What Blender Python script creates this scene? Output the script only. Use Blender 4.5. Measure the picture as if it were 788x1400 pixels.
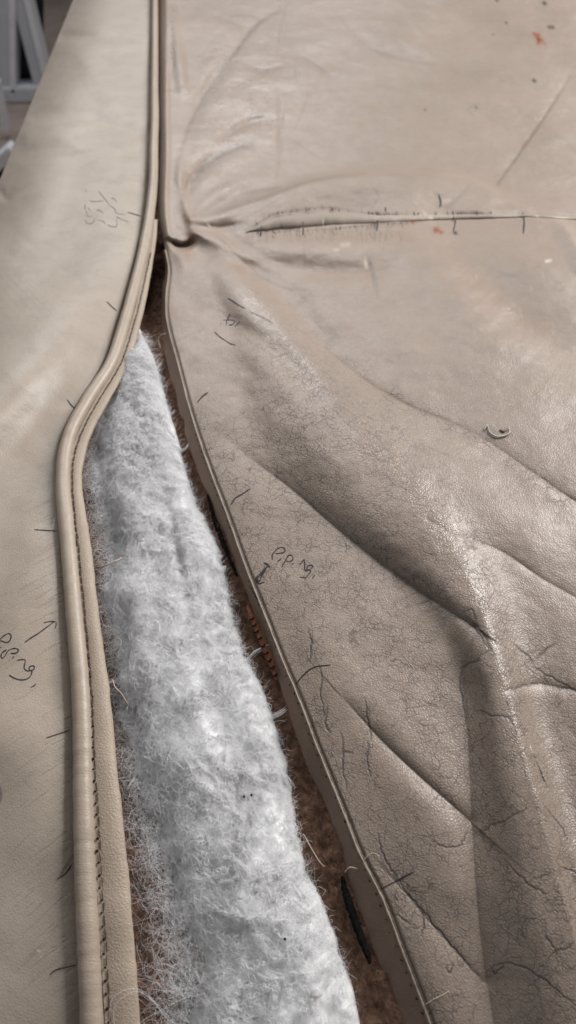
import bpy, math, random
import numpy as np
from mathutils import Vector, Matrix

random.seed(7); RNG = np.random.default_rng(7)
for o in list(bpy.data.objects): bpy.data.objects.remove(o)
scene = bpy.context.scene
COL = scene.collection

# ------------------------------------------------------------------ camera
ZC, Z0 = 0.95, 0.72                 # camera height, height of the leather surface above the floor
PITCH = math.radians(51.0)          # looking down on the upholstery
F, CX, CY = 1018.0, 394.0, 700.0    # focal length and centre in photograph pixels
cam_d = bpy.data.cameras.new('camera'); cam = bpy.data.objects.new('camera', cam_d); COL.objects.link(cam)
cam.location = (0, 0, ZC); cam.rotation_euler = (math.pi/2 - PITCH, 0, 0)
cam_d.sensor_fit = 'VERTICAL'; cam_d.sensor_height = 36.0
cam_d.lens = 36.0 * F / 1400.0
cam_d.clip_start = 0.005; cam_d.clip_end = 60
cam_d.dof.use_dof = True; cam_d.dof.focus_distance = 0.262
cam_d.dof.aperture_fstop = (cam_d.lens / 1000.0) / 0.0017
scene.camera = cam

# ------------------------------------------------------------------ light
world = bpy.data.worlds.new('World'); scene.world = world; world.use_nodes = True
bg = world.node_tree.nodes['Background']
bg.inputs['Color'].default_value = (0.96, 0.975, 1.0, 1); bg.inputs['Strength'].default_value = 0.22
def area(name, loc, target, sx, sy, power, col):
    l = bpy.data.lights.new(name, 'AREA'); l.shape = 'RECTANGLE'; l.size = sx; l.size_y = sy
    l.energy = power; l.color = col
    o = bpy.data.objects.new(name, l); COL.objects.link(o); o.location = loc
    o.rotation_euler = (Vector(target) - Vector(loc)).to_track_quat('-Z', 'Y').to_euler()
    return o
area('window_light', (-0.4, 1.95, 2.05), (0, 0.35, 0.72), 1.1, 0.9, 24, (0.96, 0.98, 1.0))
side = area('side_window_light', (0.95, 0.92, 1.66), (-0.04, 0.34, 0.72), 0.7, 0.7, 10.5, (1.0, 0.985, 0.97))
side.data.spread = math.radians(95)
vs = scene.view_settings
vs.view_transform = 'Standard'; vs.look = 'None'; vs.exposure = -0.16; vs.gamma = 1.0; vs.use_curve_mapping = False
scene.render.engine = 'CYCLES'
scene.cycles.max_bounces = 14; scene.cycles.diffuse_bounces = 10; scene.cycles.transmission_bounces = 10

# ------------------------------------------------------------------ geometry helpers
SN, CS = math.sin(PITCH), math.cos(PITCH)
def ray(px, py):
    u = (np.asarray(px, float) - CX) / F; v = (CY - np.asarray(py, float)) / F
    return u, CS + SN * v, -SN + CS * v
def bend(py):
    """the padded body rounds down towards its near end (mm)"""
    return -24.0*(np.clip(np.asarray(py, float)-600, 0, 900)/800)**2
def at(px, py, h):
    """point at height h (mm over the padded body's surface) along the direction of a photograph pixel"""
    dx, dy, dz = ray(px, py)
    t = (ZC - Z0 - (np.asarray(h, float) + bend(py)) * 0.001) / (-dz)
    return np.stack([dx * t, dy * t, ZC + dz * t], -1)
def pix(X, Y, Z):
    z = np.asarray(Z, float) - ZC
    depth = Y * CS - z * SN; upc = Y * SN + z * CS
    return CX + F * X / depth, CY - F * upc / depth
def px_of_X(X, py):
    dx, dy, dz = ray(0, py); t = (ZC - Z0) / (-dz); return CX + F * X / t

def cubic(tab):
    """smooth monotone-knot interpolation of (y, x...) rows"""
    a = np.array(tab, float); ys = a[:, 0]; out = []
    def f(y, c):
        v = a[:, c]; m = np.gradient(v, ys)
        y = np.asarray(y, float); i = np.clip(np.searchsorted(ys, y) - 1, 0, len(ys) - 2)
        hh = ys[i+1] - ys[i]; t = np.clip((y - ys[i]) / hh, 0, 1)
        return ((2*t**3-3*t**2+1)*v[i] + (t**3-2*t**2+t)*hh*m[i] + (-2*t**3+3*t**2)*v[i+1] + (t**3-t**2)*hh*m[i+1])
    return [lambda y, c=c: f(y, c) for c in range(1, a.shape[1])]

_perm = RNG.random((64, 256, 256))
def vnoise(x, y, seed=0):
    g = _perm[seed % 64]
    xi = np.floor(x).astype(int); yi = np.floor(y).astype(int); fx = x - xi; fy = y - yi
    fx = fx*fx*fx*(fx*(fx*6-15)+10); fy = fy*fy*fy*(fy*(fy*6-15)+10)
    a = g[xi & 255, yi & 255]; b = g[(xi+1) & 255, yi & 255]; c = g[xi & 255, (yi+1) & 255]; d = g[(xi+1) & 255, (yi+1) & 255]
    return ((a*(1-fx)+b*fx)*(1-fy) + (c*(1-fx)+d*fx)*fy) * 2 - 1
def fbm(x, y, seed=0, octv=3):
    s = 0; a = 1.0
    for k in range(octv): s = s + a * vnoise(x*2**k + 17*k, y*2**k + 31*k, seed + k); a *= 0.5
    return s

def smooth(pts, n=6):
    """Catmull-Rom through points of any dimension"""
    p = np.array(pts, float)
    if len(p) < 3:
        t = np.linspace(0, 1, n+1)[:, None]; return p[0]*(1-t) + p[-1]*t
    q = np.vstack([2*p[0]-p[1], p, 2*p[-1]-p[-2]]); out = []
    for i in range(1, len(q)-2):
        t = np.linspace(0, 1, n, endpoint=False)[:, None]
        a, b, c, d = q[i-1], q[i], q[i+1], q[i+2]
        out.append(0.5*((2*b)+(-a+c)*t+(2*a-5*b+4*c-d)*t*t+(-a+3*b-3*c+d)*t**3))
    out.append(p[-1:]); return np.vstack(out)

def polydist(px, py, poly):
    """signed distance (px; positive on the right hand of travel) and arc parameter to a polyline"""
    p = np.array(poly, float); seg = np.hypot(*(p[1:]-p[:-1]).T); L = np.concatenate([[0], np.cumsum(seg)])
    best = np.full(px.shape, 1e9); sg = np.zeros(px.shape); tt = np.zeros(px.shape)
    for i in range(len(p)-1):
        a = p[i]; d = p[i+1]-a; l2 = d@d
        t = np.clip(((px-a[0])*d[0]+(py-a[1])*d[1])/l2, 0, 1)
        ex = px-a[0]-t*d[0]; ey = py-a[1]-t*d[1]; dd = np.hypot(ex, ey)
        m = dd < best
        best[m] = dd[m]; tt[m] = ((L[i]+t*seg[i])/L[-1])[m]
        sg[m] = np.sign(d[0]*(py-a[1])-d[1]*(px-a[0]))[m]
    return best*np.where(sg == 0, 1, sg), tt

class Feat:
    def __init__(s, pts, amp, wp, wn=None, kind='g', n=5):
        s.poly = smooth(pts, n); s.amp = np.atleast_1d(np.array(amp, float)); s.wp = np.atleast_1d(np.array(wp, float))
        s.wn = s.wp if wn is None else np.atleast_1d(np.array(wn, float)); s.kind = kind
        s.reach = (900 if kind == 't' else 0) + 3.2*max(s.wp.max(), s.wn.max()) * (1.5 if kind == 'v' else 1)
    def add(s, px, py, out):
        lo = s.poly.min(0)-s.reach; hi = s.poly.max(0)+s.reach
        m = (px > lo[0]) & (px < hi[0]) & (py > lo[1]) & (py < hi[1])
        if not m.any(): return
        d, t = polydist(px[m], py[m], s.poly)
        iv = lambda a: np.interp(t, np.linspace(0, 1, len(a)), a) if len(a) > 1 else a[0]
        w = np.where(d > 0, iv(s.wp), iv(s.wn)); x = np.abs(d)/w
        prof = np.exp(-x*x) if s.kind == 'g' else 0.5*(1+np.tanh(d/w)) if s.kind == 't' else np.exp(-np.abs(x)**3.2) if s.kind == 's' else np.exp(-np.abs(x)**2.3) if s.kind == 'm' else np.exp(-x)*np.clip(4-x, 0, 1)
        out[m] += iv(s.amp)*prof

def link(name, me, mat=None, parent=None):
    o = bpy.data.objects.new(name, me); COL.objects.link(o)
    if mat is not None and len(me.materials) == 0: me.materials.append(mat)
    if parent is not None:
        o.parent = parent; o.matrix_parent_inverse = Matrix.Translation(-Vector(parent.location))
    return o
def mesh_np(name, V, Fq, mat=None, parent=None, attrs=None, smoothed=True):
    me = bpy.data.meshes.new(name); V = np.asarray(V, np.float32).reshape(-1, 3); Fq = np.asarray(Fq, np.int32)
    k = Fq.shape[1]
    me.vertices.add(len(V)); me.vertices.foreach_set('co', V.ravel())
    me.loops.add(Fq.size); me.loops.foreach_set('vertex_index', Fq.ravel())
    me.polygons.add(len(Fq)); me.polygons.foreach_set('loop_start', np.arange(0, Fq.size, k, dtype=np.int32))
    me.polygons.foreach_set('loop_total', np.full(len(Fq), k, np.int32))
    me.polygons.foreach_set('use_smooth', np.full(len(Fq), smoothed, bool))
    me.update(calc_edges=True); me.validate()
    for nm, arr in (attrs or {}).items():
        at_ = me.attributes.new(nm, 'FLOAT', 'POINT'); at_.data.foreach_set('value', np.asarray(arr, np.float32).ravel())
    return link(name, me, mat, parent)
def grid_faces(nr, nc, flip=False):
    i = np.arange(nr-1)[:, None]*nc + np.arange(nc-1)[None, :]; i = i.ravel()
    f = np.stack([i, i+nc, i+nc+1, i+1], 1)
    return f[:, ::-1] if flip else f
def tube(name, pts, rad, mat, parent=None, sides=8, flat=1.0, attrs=None, up=(0, 0, 1)):
    p = np.array(pts, float); n = len(p); r = np.broadcast_to(np.asarray(rad, float), (n,))
    T = np.gradient(p, axis=0); T /= np.linalg.norm(T, axis=1)[:, None]+1e-12
    S = np.cross(T, np.array(up, float)); S /= np.linalg.norm(S, axis=1)[:, None]+1e-9
    U = np.cross(S, T); a = np.arange(sides)*2*math.pi/sides
    V = p[:, None]+r[:, None, None]*(np.cos(a)[None, :, None]*S[:, None]+flat*np.sin(a)[None, :, None]*U[:, None])
    V = np.vstack([V.reshape(-1, 3), p[:1], p[-1:]])
    i = np.arange(n-1)[:, None]*sides+np.arange(sides)[None]; j = np.arange(n-1)[:, None]*sides+(np.arange(sides)+1)[None] % sides
    q = np.stack([i, j, j+sides, i+sides], -1).reshape(-1, 4)
    k = np.arange(sides); c0 = np.full(sides, n*sides); c1 = c0+1; e = (n-1)*sides
    q = np.vstack([q, np.stack([(k+1) % sides, k, c0, c0], 1)[:, :4], np.stack([e+k, e+(k+1) % sides, c1, c1], 1)])
    # end caps are triangles: build through from_pydata for the mixed case
    me = bpy.data.meshes.new(name)
    me.from_pydata(V.tolist(), [], [tuple(f) if f[2] != f[3] else tuple(f[:3]) for f in q.tolist()])
    me.polygons.foreach_set('use_smooth', np.ones(len(me.polygons), bool)); me.update()
    return link(name, me, mat, parent)
def empty(name, loc=(0, 0, 0)):
    o = bpy.data.objects.new(name, None); COL.objects.link(o); o.location = loc; o.empty_display_size = 0.05; return o
def tag(o, label=None, cat=None, group=None, kind=None):
    for k, v in (('label', label), ('category', cat), ('group', group), ('kind', kind)):
        if v: o[k] = v
    return o

# ------------------------------------------------------------------ materials
class NT:
    def __init__(s, name):
        s.m = bpy.data.materials.new(name); s.m.use_nodes = True; s.t = s.m.node_tree; s.b = s.t.nodes['Principled BSDF']
    def n(s, typ, **kw):
        nd = s.t.nodes.new(typ)
        for k, v in kw.items(): setattr(nd, k, v)
        return nd
    def l(s, a, b): s.t.links.new(a, b)
    def val(s, sock, v):
        if hasattr(v, 'is_output') or isinstance(v, bpy.types.NodeSocket): s.l(v, sock)
        else: sock.default_value = v
    def math(s, op, a, b=0.0, clamp=False):
        nd = s.n('ShaderNodeMath', operation=op, use_clamp=clamp); s.val(nd.inputs[0], a); s.val(nd.inputs[1], b); return nd.outputs[0]
    def ramp(s, v, lo, hi, a=0.0, b=1.0):
        nd = s.n('ShaderNodeMapRange', clamp=True, interpolation_type='SMOOTHSTEP'); s.val(nd.inputs[0], v)
        for i, x in zip((1, 2, 3, 4), (lo, hi, a, b)): s.val(nd.inputs[i], x)
        return nd.outputs[0]
    def mix(s, f, a, b):
        nd = s.n('ShaderNodeMix', data_type='RGBA'); s.val(nd.inputs[0], f); s.val(nd.inputs[6], a); s.val(nd.inputs[7], b); return nd.outputs[2]
    def coords(s): return s.n('ShaderNodeTexCoord').outputs['Object']
    def mapped(s, co, scale=(1, 1, 1), rot=(0, 0, 0)):
        nd = s.n('ShaderNodeMapping'); s.l(co, nd.inputs[0]); nd.inputs['Scale'].default_value = scale; nd.inputs['Rotation'].default_value = rot; return nd.outputs[0]
    def noise(s, co, scale, detail=4, rough=0.55, dist=0.0):
        nd = s.n('ShaderNodeTexNoise'); s.l(co, nd.inputs['Vector']); nd.inputs['Scale'].default_value = scale
        nd.inputs['Detail'].default_value = detail; nd.inputs['Roughness'].default_value = rough; nd.inputs['Distortion'].default_value = dist; return nd.outputs[0]
    def vor(s, co, scale, feature='DISTANCE_TO_EDGE', rand=1.0):
        nd = s.n('ShaderNodeTexVoronoi', feature=feature); s.l(co, nd.inputs['Vector']); nd.inputs['Scale'].default_value = scale
        nd.inputs['Randomness'].default_value = rand; return nd.outputs['Distance']
    def warp(s, co, scale, amt):
        nd = s.n('ShaderNodeTexNoise'); s.l(co, nd.inputs['Vector']); nd.inputs['Scale'].default_value = scale; nd.inputs['Detail'].default_value = 3
        sub = s.n('ShaderNodeVectorMath', operation='SUBTRACT'); s.l(nd.outputs['Color'], sub.inputs[0]); sub.inputs[1].default_value = (.5, .5, .5)
        sc = s.n('ShaderNodeVectorMath', operation='SCALE'); s.l(sub.outputs[0], sc.inputs[0]); sc.inputs['Scale'].default_value = amt
        ad = s.n('ShaderNodeVectorMath', operation='ADD'); s.l(co, ad.inputs[0]); s.l(sc.outputs[0], ad.inputs[1]); return ad.outputs[0]
    def attr(s, name):
        return s.n('ShaderNodeAttribute', attribute_name=name).outputs['Fac']
    def bump(s, h, strength, dist, prev=None):
        nd = s.n('ShaderNodeBump'); s.val(nd.inputs['Height'], h); nd.inputs['Strength'].default_value = strength; nd.inputs['Distance'].default_value = dist
        if prev is not None: s.l(prev, nd.inputs['Normal'])
        return nd.outputs[0]

def leather(name, c1, c2, rough=0.43, grain=1.0, wear=True, lines=0.0, wk=1.0):
    t = NT(name); co = t.coords(); b = t.b
    big = t.noise(co, 14, 5, 0.6); mid = t.noise(co, 75, 5, 0.65); fine = t.noise(co, 420, 3, 0.6)
    col = t.mix(t.ramp(big, 0.3, 0.7), (*c1, 1), (*c2, 1))
    dk = tuple(x*0.72 for x in c1)
    col = t.mix(t.math('MULTIPLY', t.ramp(mid, 0.45, 0.75), 0.45), col, (*dk, 1))
    col = t.mix(t.math('MULTIPLY', t.ramp(fine, 0.5, 0.8), 0.30), col, (*dk, 1))
    wco = t.warp(co, 260, 0.0022)
    pore = t.vor(wco, 1050)
    pmask = t.ramp(pore, 0.0, 0.16, 1.0, 0.0)
    nrm = t.bump(t.math('ADD', t.ramp(pore, 0.0, 0.35), t.math('MULTIPLY', fine, 0.8)), 0.30*grain, 0.00022)
    rg = t.math('ADD', t.math('MULTIPLY', mid, 0.28), rough-0.14)
    if lines:
        ln = t.noise(t.mapped(co, (160, 1500, 160)), 1.0, 3, 0.6); nrm = t.bump(ln, lines, 0.0004, nrm)
    if wear:
        cr = t.attr('crack'); fi = t.attr('fine'); gr = t.attr('groove'); st = t.attr('stain'); wr = t.attr('wrinkle')
        # tight crackle following the worn zones
        w2 = t.warp(t.warp(co, 120, 0.006), 700, 0.0012)
        n1 = t.ramp(t.noise(co, 150, 4, 0.6), 0.36, 0.56)
        v1 = t.ramp(t.vor(w2, 330), 0.0, 0.075, 1.0, 0.0); v2 = t.ramp(t.vor(w2, 120), 0.0, 0.022, 1.0, 0.0)
        net = t.math('MULTIPLY', t.math('MAXIMUM', t.math('MULTIPLY', v1, 0.75), v2), t.math('MULTIPLY', fi, n1), True)
        # long directional wrinkles
        w3 = t.mapped(t.warp(co, 60, 0.004), (1, 1, 1), (0, 0, math.radians(-40)))
        wn = t.noise(t.mapped(w3, (55, 900, 300)), 1.0, 3, 0.55)
        wl = t.math('MULTIPLY', t.ramp(wn, 0.60, 0.66), wr)
        col = t.mix(t.math('MULTIPLY', pmask, t.math('MULTIPLY', fi, 0.28)), col, (0.10, 0.075, 0.06, 1))
        col = t.mix(t.math('MULTIPLY', st, 0.75), col, (0.24, 0.15, 0.095, 1))
        col = t.mix(t.math('MULTIPLY', wl, 0.18*wk), col, (0.12, 0.09, 0.07, 1))
        col = t.mix(t.math('MULTIPLY', net, 0.85), col, (0.07, 0.052, 0.045, 1))
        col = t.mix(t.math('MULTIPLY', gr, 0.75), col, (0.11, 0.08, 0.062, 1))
        col = t.mix(t.math('MULTIPLY', cr, 0.97), col, (0.045, 0.034, 0.032, 1))
        gm = t.attr('grime_shade'); gn = t.ramp(t.noise(co, 32, 5, 0.65), 0.32, 0.72, 0.35, 1.0)
        col = t.mix(t.math('MULTIPLY', t.math('MULTIPLY', gm, gn), 0.6), col, (0.125, 0.10, 0.08, 1))  # mask holds dirt and painted shade, broken up by noise
        ru = t.attr('rust'); col = t.mix(ru, col, (0.22, 0.06, 0.018, 1))
        sp = t.attr('speck'); col = t.mix(sp, col, (0.012, 0.008, 0.006, 1))
        sc = t.attr('scuff'); col = t.mix(t.math('MULTIPLY', sc, 0.8), col, (0.62, 0.58, 0.54, 1))
        depth = t.math('ADD', t.math('MULTIPLY', net, 0.6), t.math('ADD', t.math('MULTIPLY', cr, 1.0), t.math('MULTIPLY', wl, 0.8*wk)))
        nrm = t.bump(t.math('MULTIPLY', depth, -1.0), 0.45, 0.00022, nrm)
        wv = t.noise(t.mapped(w3, (45, 260, 120)), 1.0, 4, 0.6)
        nrm = t.bump(t.math('MULTIPLY', wv, wr), 0.35, 0.0011, nrm)
        nrm = t.bump(t.noise(co, 95, 4, 0.6), 0.22, 0.0010, nrm)
        rg = t.math('ADD', rg, t.math('MULTIPLY', t.math('MAXIMUM', net, cr), 0.25))
        rg = t.math('SUBTRACT', rg, t.math('MULTIPLY', t.attr('polish'), 0.14))
    t.l(col, b.inputs['Base Color']); t.l(rg, b.inputs['Roughness']); t.l(nrm, b.inputs['Normal'])
    b.inputs['Specular IOR Level'].default_value = 0.5
    return t.m
M_left = leather('leather_left', (0.36, 0.30, 0.246), (0.332, 0.272, 0.218), rough=0.47, grain=0.6, wk=1.5)
M_right = leather('leather_right', (0.325, 0.255, 0.208), (0.285, 0.22, 0.175), rough=0.42)
M_pipe = leather('leather_piping', (0.37, 0.302, 0.24), (0.34, 0.272, 0.21), rough=0.42, grain=0.5, wear=False, lines=0.25)
M_flange = leather('leather_flange', (0.36, 0.288, 0.222), (0.33, 0.258, 0.195), rough=0.55, grain=1.2, wear=False)
M_strip = leather('leather_allowance', (0.205, 0.14, 0.10), (0.15, 0.092, 0.062), rough=0.65, grain=0.8, wear=False)
M_flake = leather('leather_flake', (0.55, 0.49, 0.43), (0.48, 0.42, 0.36), rough=0.6, grain=0.5, wear=False)
M_welt = leather('leather_welt', (0.37, 0.305, 0.25), (0.27, 0.215, 0.175), rough=0.5, grain=0.8, wear=False)
M_bead = leather('leather_edge', (0.34, 0.27, 0.215), (0.26, 0.20, 0.155), rough=0.6, grain=0.5, wear=False)

def plain(name, col, rough=0.8, var=0.25, scale=300, bump=0.0, bd=0.0005, trans=0.0, spec=0.3, metal=0.0):
    t = NT(name); co = t.coords(); nz = t.noise(co, scale, 5, 0.6)
    c = t.mix(t.ramp(nz, 0.3, 0.7), (*[x*(1-var) for x in col], 1), (*[min(1, x*(1+var)) for x in col], 1))
    t.l(c, t.b.inputs['Base Color']); t.b.inputs['Roughness'].default_value = rough
    t.b.inputs['Specular IOR Level'].default_value = spec; t.b.inputs['Metallic'].default_value = metal
    if bump: t.l(t.bump(nz, bump, bd), t.b.inputs['Normal'])
    if trans:
        tr = t.n('ShaderNodeBsdfTranslucent'); t.l(c, tr.inputs[0]); mx = t.n('ShaderNodeMixShader'); mx.inputs[0].default_value = trans
        t.l(t.b.outputs[0], mx.inputs[1]); t.l(tr.outputs[0], mx.inputs[2]); t.l(mx.outputs[0], t.t.nodes['Material Output'].inputs[0])
    return t.m
M_ink = plain('ink', (0.035, 0.028, 0.034), 0.6, 0.3, 900)
M_faint = plain('ink_faded', (0.20, 0.165, 0.16), 0.6, 0.25, 900)
M_thread = plain('thread', (0.075, 0.045, 0.035), 0.8, 0.3, 2000)
M_hole = plain('needle_hole', (0.012, 0.009, 0.009), 0.9, 0.2, 900)
M_wool = plain('wadding', (0.86, 0.86, 0.855), 1.0, 0.12, 130, 0.35, 0.0010, 0.0, 0.0)
M_fib = plain('wadding_fibre', (0.965, 0.96, 0.965), 0.85, 0.02, 200, 0, 0, 0.45, 0.1)
M_nub = plain('wadding_tuft', (0.86, 0.86, 0.85), 0.95, 0.06, 900, 0.6, 0.0006, 0.3, 0.1)
M_line = plain('felt_lining', (0.215, 0.130, 0.092), 1.0, 0.5, 420, 1.0, 0.0016, 0.0, 0.0)
M_bfib = plain('felt_fibre', (0.26, 0.155, 0.105), 0.9, 0.6, 500, 0, 0, 0.2, 0.1)
M_black = plain('matt_black', (0.012, 0.011, 0.011), 1.0, 0.5, 900, 0.8, 0.0006, 0.0, 0.0)
M_rust = plain('rust_braid', (0.20, 0.075, 0.035), 0.85, 0.4, 1500, 0.6, 0.0004)
M_cream = plain('cream_thread', (0.46, 0.37, 0.29), 0.8, 0.2, 2000)
M_white = plain('white_paint', (0.85, 0.87, 0.92), 0.4, 0.06, 20)
M_greyp = plain('grey_paint', (0.62, 0.65, 0.69), 0.5, 0.06, 20)
M_blackp = plain('black_plastic', (0.02, 0.02, 0.022), 0.5, 0.2, 40)
M_tyre = plain('grey_rubber', (0.09, 0.09, 0.10), 0.7, 0.2, 60)
M_floor = plain('floor_boards', (0.38, 0.30, 0.26), 0.6, 0.18, 9)
M_wall = plain('wall_paint', (0.60, 0.63, 0.67), 0.8, 0.06, 3)

# ------------------------------------------------------------------ lines read off the photograph
pc, ps, pf = cubic([(-260, 213, 216, 217), (-60, 213, 216, 217), (0, 212.5, 216, 217), (100, 212, 217, 218), (200, 211, 217, 218), (275, 207.5, 213, 215.5),
    (330, 199, 208, 214), (370, 190, 200, 208), (440, 171, 183, 194), (500, 151, 162.5, 175.5), (550, 119, 132, 149), (590, 98, 111, 128), (625, 89, 100, 116),
    (660, 87, 98, 113), (700, 89.5, 101, 118), (750, 94, 106, 125), (850, 103, 116, 137), (950, 111.5, 124, 151), (1050, 114, 127.5, 161),
    (1150, 116, 132, 172), (1250, 120, 138, 181), (1400, 126.5, 147, 192), (1700, 142, 168, 216)])
(E_,) = cubic([(-260, 218.5), (0, 218.5), (200, 219), (320, 221), (345, 227), (372, 231), (400, 227.5), (430, 227.5), (450, 231), (480, 239), (577, 265), (650, 290), (699, 309), (785, 340),
    (827, 357), (906, 388), (943, 404), (1019, 433), (1103, 467), (1173, 495), (1219, 519), (1298, 550), (1368, 577), (1400, 589), (1700, 700)])
(S_,) = cubic([(330, 219), (372, 226), (400, 222), (450, 222), (507, 231), (580, 250), (629, 265), (678, 285), (724, 304), (791, 329), (882, 366), (973, 394), (1065, 428), (1100, 445), (1191, 473), (1283, 506), (1400, 552), (1700, 660)])
(W_,) = cubic([(440, 189), (455, 193), (498, 212), (559, 229), (617, 246), (663, 261), (748, 297), (800, 312), (879, 333), (943, 358), (1019, 385), (1106, 402), (1188, 421), (1261, 450), (1338, 474), (1400, 487), (1700, 540)])
(V_,) = cubic([(440, 187), (455, 183), (500, 165), (560, 138), (620, 126), (700, 136), (760, 146), (800, 138), (860, 150), (950, 162), (1050, 174), (1150, 198), (1250, 232), (1330, 236), (1400, 226), (1700, 260)])

# ------------------------------------------------------------------ shape of the right-hand cover (mm over the plane)
RIDGE = [(262, 318), (300, 345), (345, 405), (405, 490), (470, 572), (540, 648), (600, 725), (640, 795), (664, 862), (688, 935), (708, 1010), (730, 1090), (752, 1170), (774, 1250), (800, 1350), (850, 1560)]
FEATS_R = [
    # main fold and the valleys that frame it
    Feat([(300, 592), (345, 628), (400, 670), (480, 738), (560, 798), (605, 828), (650, 858)], [-0.4, -1.2, -1.9, -2.4, -2.8, -2.8, -2.0], [20, 24, 24, 22, 16], [14, 18, 18, 15, 9], 'v'),
    Feat([(645, 880), (636, 930), (640, 1010), (645, 1120), (652, 1230), (664, 1330), (684, 1460), (700, 1580)], [-0.8, -1.6, -2.2, -2.6, -3, -3.2, -3.2, -3.2], [26, 30, 34, 38], [16, 18, 20, 22], 'v'),
    Feat([(470, 955), (520, 1010), (575, 1062), (642, 1122)], [-0.8, -2.4, -3.0, -2.2], [30], [14], 'v'),
    Feat([(500, 1160), (545, 1210), (600, 1275), (662, 1342)], [-0.6, -1.2, -1.5, -1.2], [16], [20], 'v'),
    Feat([(520, 1290), (560, 1340), (600, 1400), (630, 1480)], [0.8, 1.5, 1.8], [40], [50]),
    Feat([(430, 900), (500, 980), (590, 1100), (620, 1200)], [1.2, 2.0, 2.6, 1.5], [45], [45]),
    # right of the fold
    Feat([(690, 860), (722, 980), (748, 1090), (782, 1210), (810, 1330), (840, 1450)], [0, 0, 0, 0, 0, 0], [12], [26], 'g'),
    Feat([(752, 1085), (782, 1160), (812, 1250), (850, 1400)], [1.0, 3.5, 4, 4], [14], [60]),
    # corner puckers by the seam end
    Feat([(252, 322), (285, 352), (330, 372), (372, 388)], [-2.0, -2.0, -1.0, -0.3], [14], [14]),
    Feat([(236, 395), (290, 428), (345, 458), (400, 500), (430, 540)], [-0.2, -0.8, -1.6, -1.4, -0.4], [20], [16]),
    Feat([(300, 322), (350, 372), (398, 412), (440, 470), (470, 505)], [-1.0, -2.2, -2.2, -1.6, -0.6], [16], [22]),
    Feat([(230, 329), (245, 336), (258, 334), (266, 326)], [-7, -8, -5, -1.5], [5], [4]),
    Feat([(244, 350), (250, 362)], [1.2, 1.0], [10], [10]),
    # seam roll and dips under it
    Feat([(262, 304), (330, 284), (390, 264), (430, 250), (500, 242), (570, 242), (640, 250), (690, 274), (725, 292)], [0.6, 2.6, 4.4, 5.4, 6.0, 6.0, 5.4, 3.4, 0.6], [30], [9]),
    Feat([(330, 312), (390, 282), (470, 270), (560, 272), (640, 272), (720, 290)], [0.3, 0.6, 0.8, 0.8, 0.5, 0.2], [18], [13, 18, 20, 20, 14, 8], 's'),
    Feat([(335, 318), (390, 300), (450, 297), (520, 298), (590, 298), (715, 294), (790, 296), (840, 300)], [-0.4, -1.0, -1.2, -1.2, -1.2, -1.2, -1.2], [7], [5]),
    Feat([(350, 336), (450, 338), (540, 330), (600, 325)], [1.6, 2.2, 2.0, 1.0], [18], [14]),
    Feat([(362, 360), (430, 370), (490, 372), (540, 364)], [-1.2, -2.2, -2.2, -0.8], [14], [12]),
    Feat([(502, 345), (506, 372), (517, 408)], [-0.3, -0.8, -0.2], [5], [5]),
    Feat([(610, 325), (650, 370), (700, 422), (760, 470), (830, 505)], [-1.4, -2.8, -3.4, -2.6, -1.6], [26], [40]),
    Feat([(540, 320), (590, 360), (650, 430), (720, 500)], [1.0, 1.8, 1.8, 0.5], [40], [26]),
    Feat([(722, 300), (760, 304), (780, 324), (800, 360)], [2.0, 3.0, 2.4], [14], [8]),
    Feat([(268, 318), (300, 330), (340, 352), (385, 372)], [2.2, 2.4, 1.6, 0.5], [9], [9]),
    Feat([(262, 296), (290, 270), (330, 250), (380, 238)], [0.8, 1.4, 1.2, 0.4], [9], [9]),
    Feat([(270, 312), (300, 312), (335, 306)], [-1.2, -1.4, -0.6], [6], [6]),
    # long creases of the flat part
    Feat([(444, 474), (478, 502), (514, 528), (566, 558), (612, 576), (664, 602), (720, 640), (760, 668), (830, 715)], [-0.4, -1.0, -1.2, -1.1, -0.8, -0.8, -1.0, -1.2, -1.2], [7], [12], 'v'),
    Feat([(586, 712), (640, 736), (690, 756), (740, 790), (800, 824)], [-0.3, -0.8, -0.8, -0.6], [8], [10], 'v'),
    Feat([(694, 945), (730, 935), (788, 945)], [-0.5, -0.8, -0.5], [5], [7], 'v'),
    Feat([(600, 640), (660, 680), (740, 740)], [1.5, 1.8, 1.2], [40], [40]),
    # pleats in the back panel
    Feat([(243, 225), (262, 165), (290, 112), (326, 66), (352, 34), (384, 14)], [-0.5, -1.1, -1.3, -1.3, -1.0, -0.4], [12], [10]),
    Feat([(252, 262), (270, 236), (300, 212), (344, 197)], [-1.8, -1.9, -1.2, -0.3], [11], [10]),
    Feat([(300, 190), (340, 168), (385, 163)], [-0.6, -1.8, -0.4], [6], [6]),
    Feat([(336, 88), (356, 95), (384, 92)], [-0.3, -0.8, -0.2], [4], [5]),
    Feat([(404, 75), (425, 84), (452, 103)], [-0.3, -1.0, -0.3], [5], [5]),
    Feat([(460, 20), (500, 62), (545, 80), (596, 88)], [-0.1, -0.4, -0.5, -0.2], [12], [12]),
    Feat([(250, 120), (240, 60), (232, 5)], [1.8, 2.4, 2.6], [9], [9]),
    Feat([(256, 290), (246, 240), (252, 200)], [1.4, 1.6, 0.4], [7], [7]),
    Feat([(382, 130), (384, 180), (381, 240)], [-0.2, -0.6, -0.2], [4], [4]),
    Feat([(780, 105), (735, 175), (680, 252)], [-0.1, -0.25, -0.1], [6], [6], 'g'),
    Feat([(260, 20), (300, 25), (345, 40)], [-0.3, -0.7, -0.3], [6], [6]),
    Feat([(262, 300), (300, 296), (350, 272)], [1.4, 1.4, 0.6], [8], [8]),
]
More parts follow.
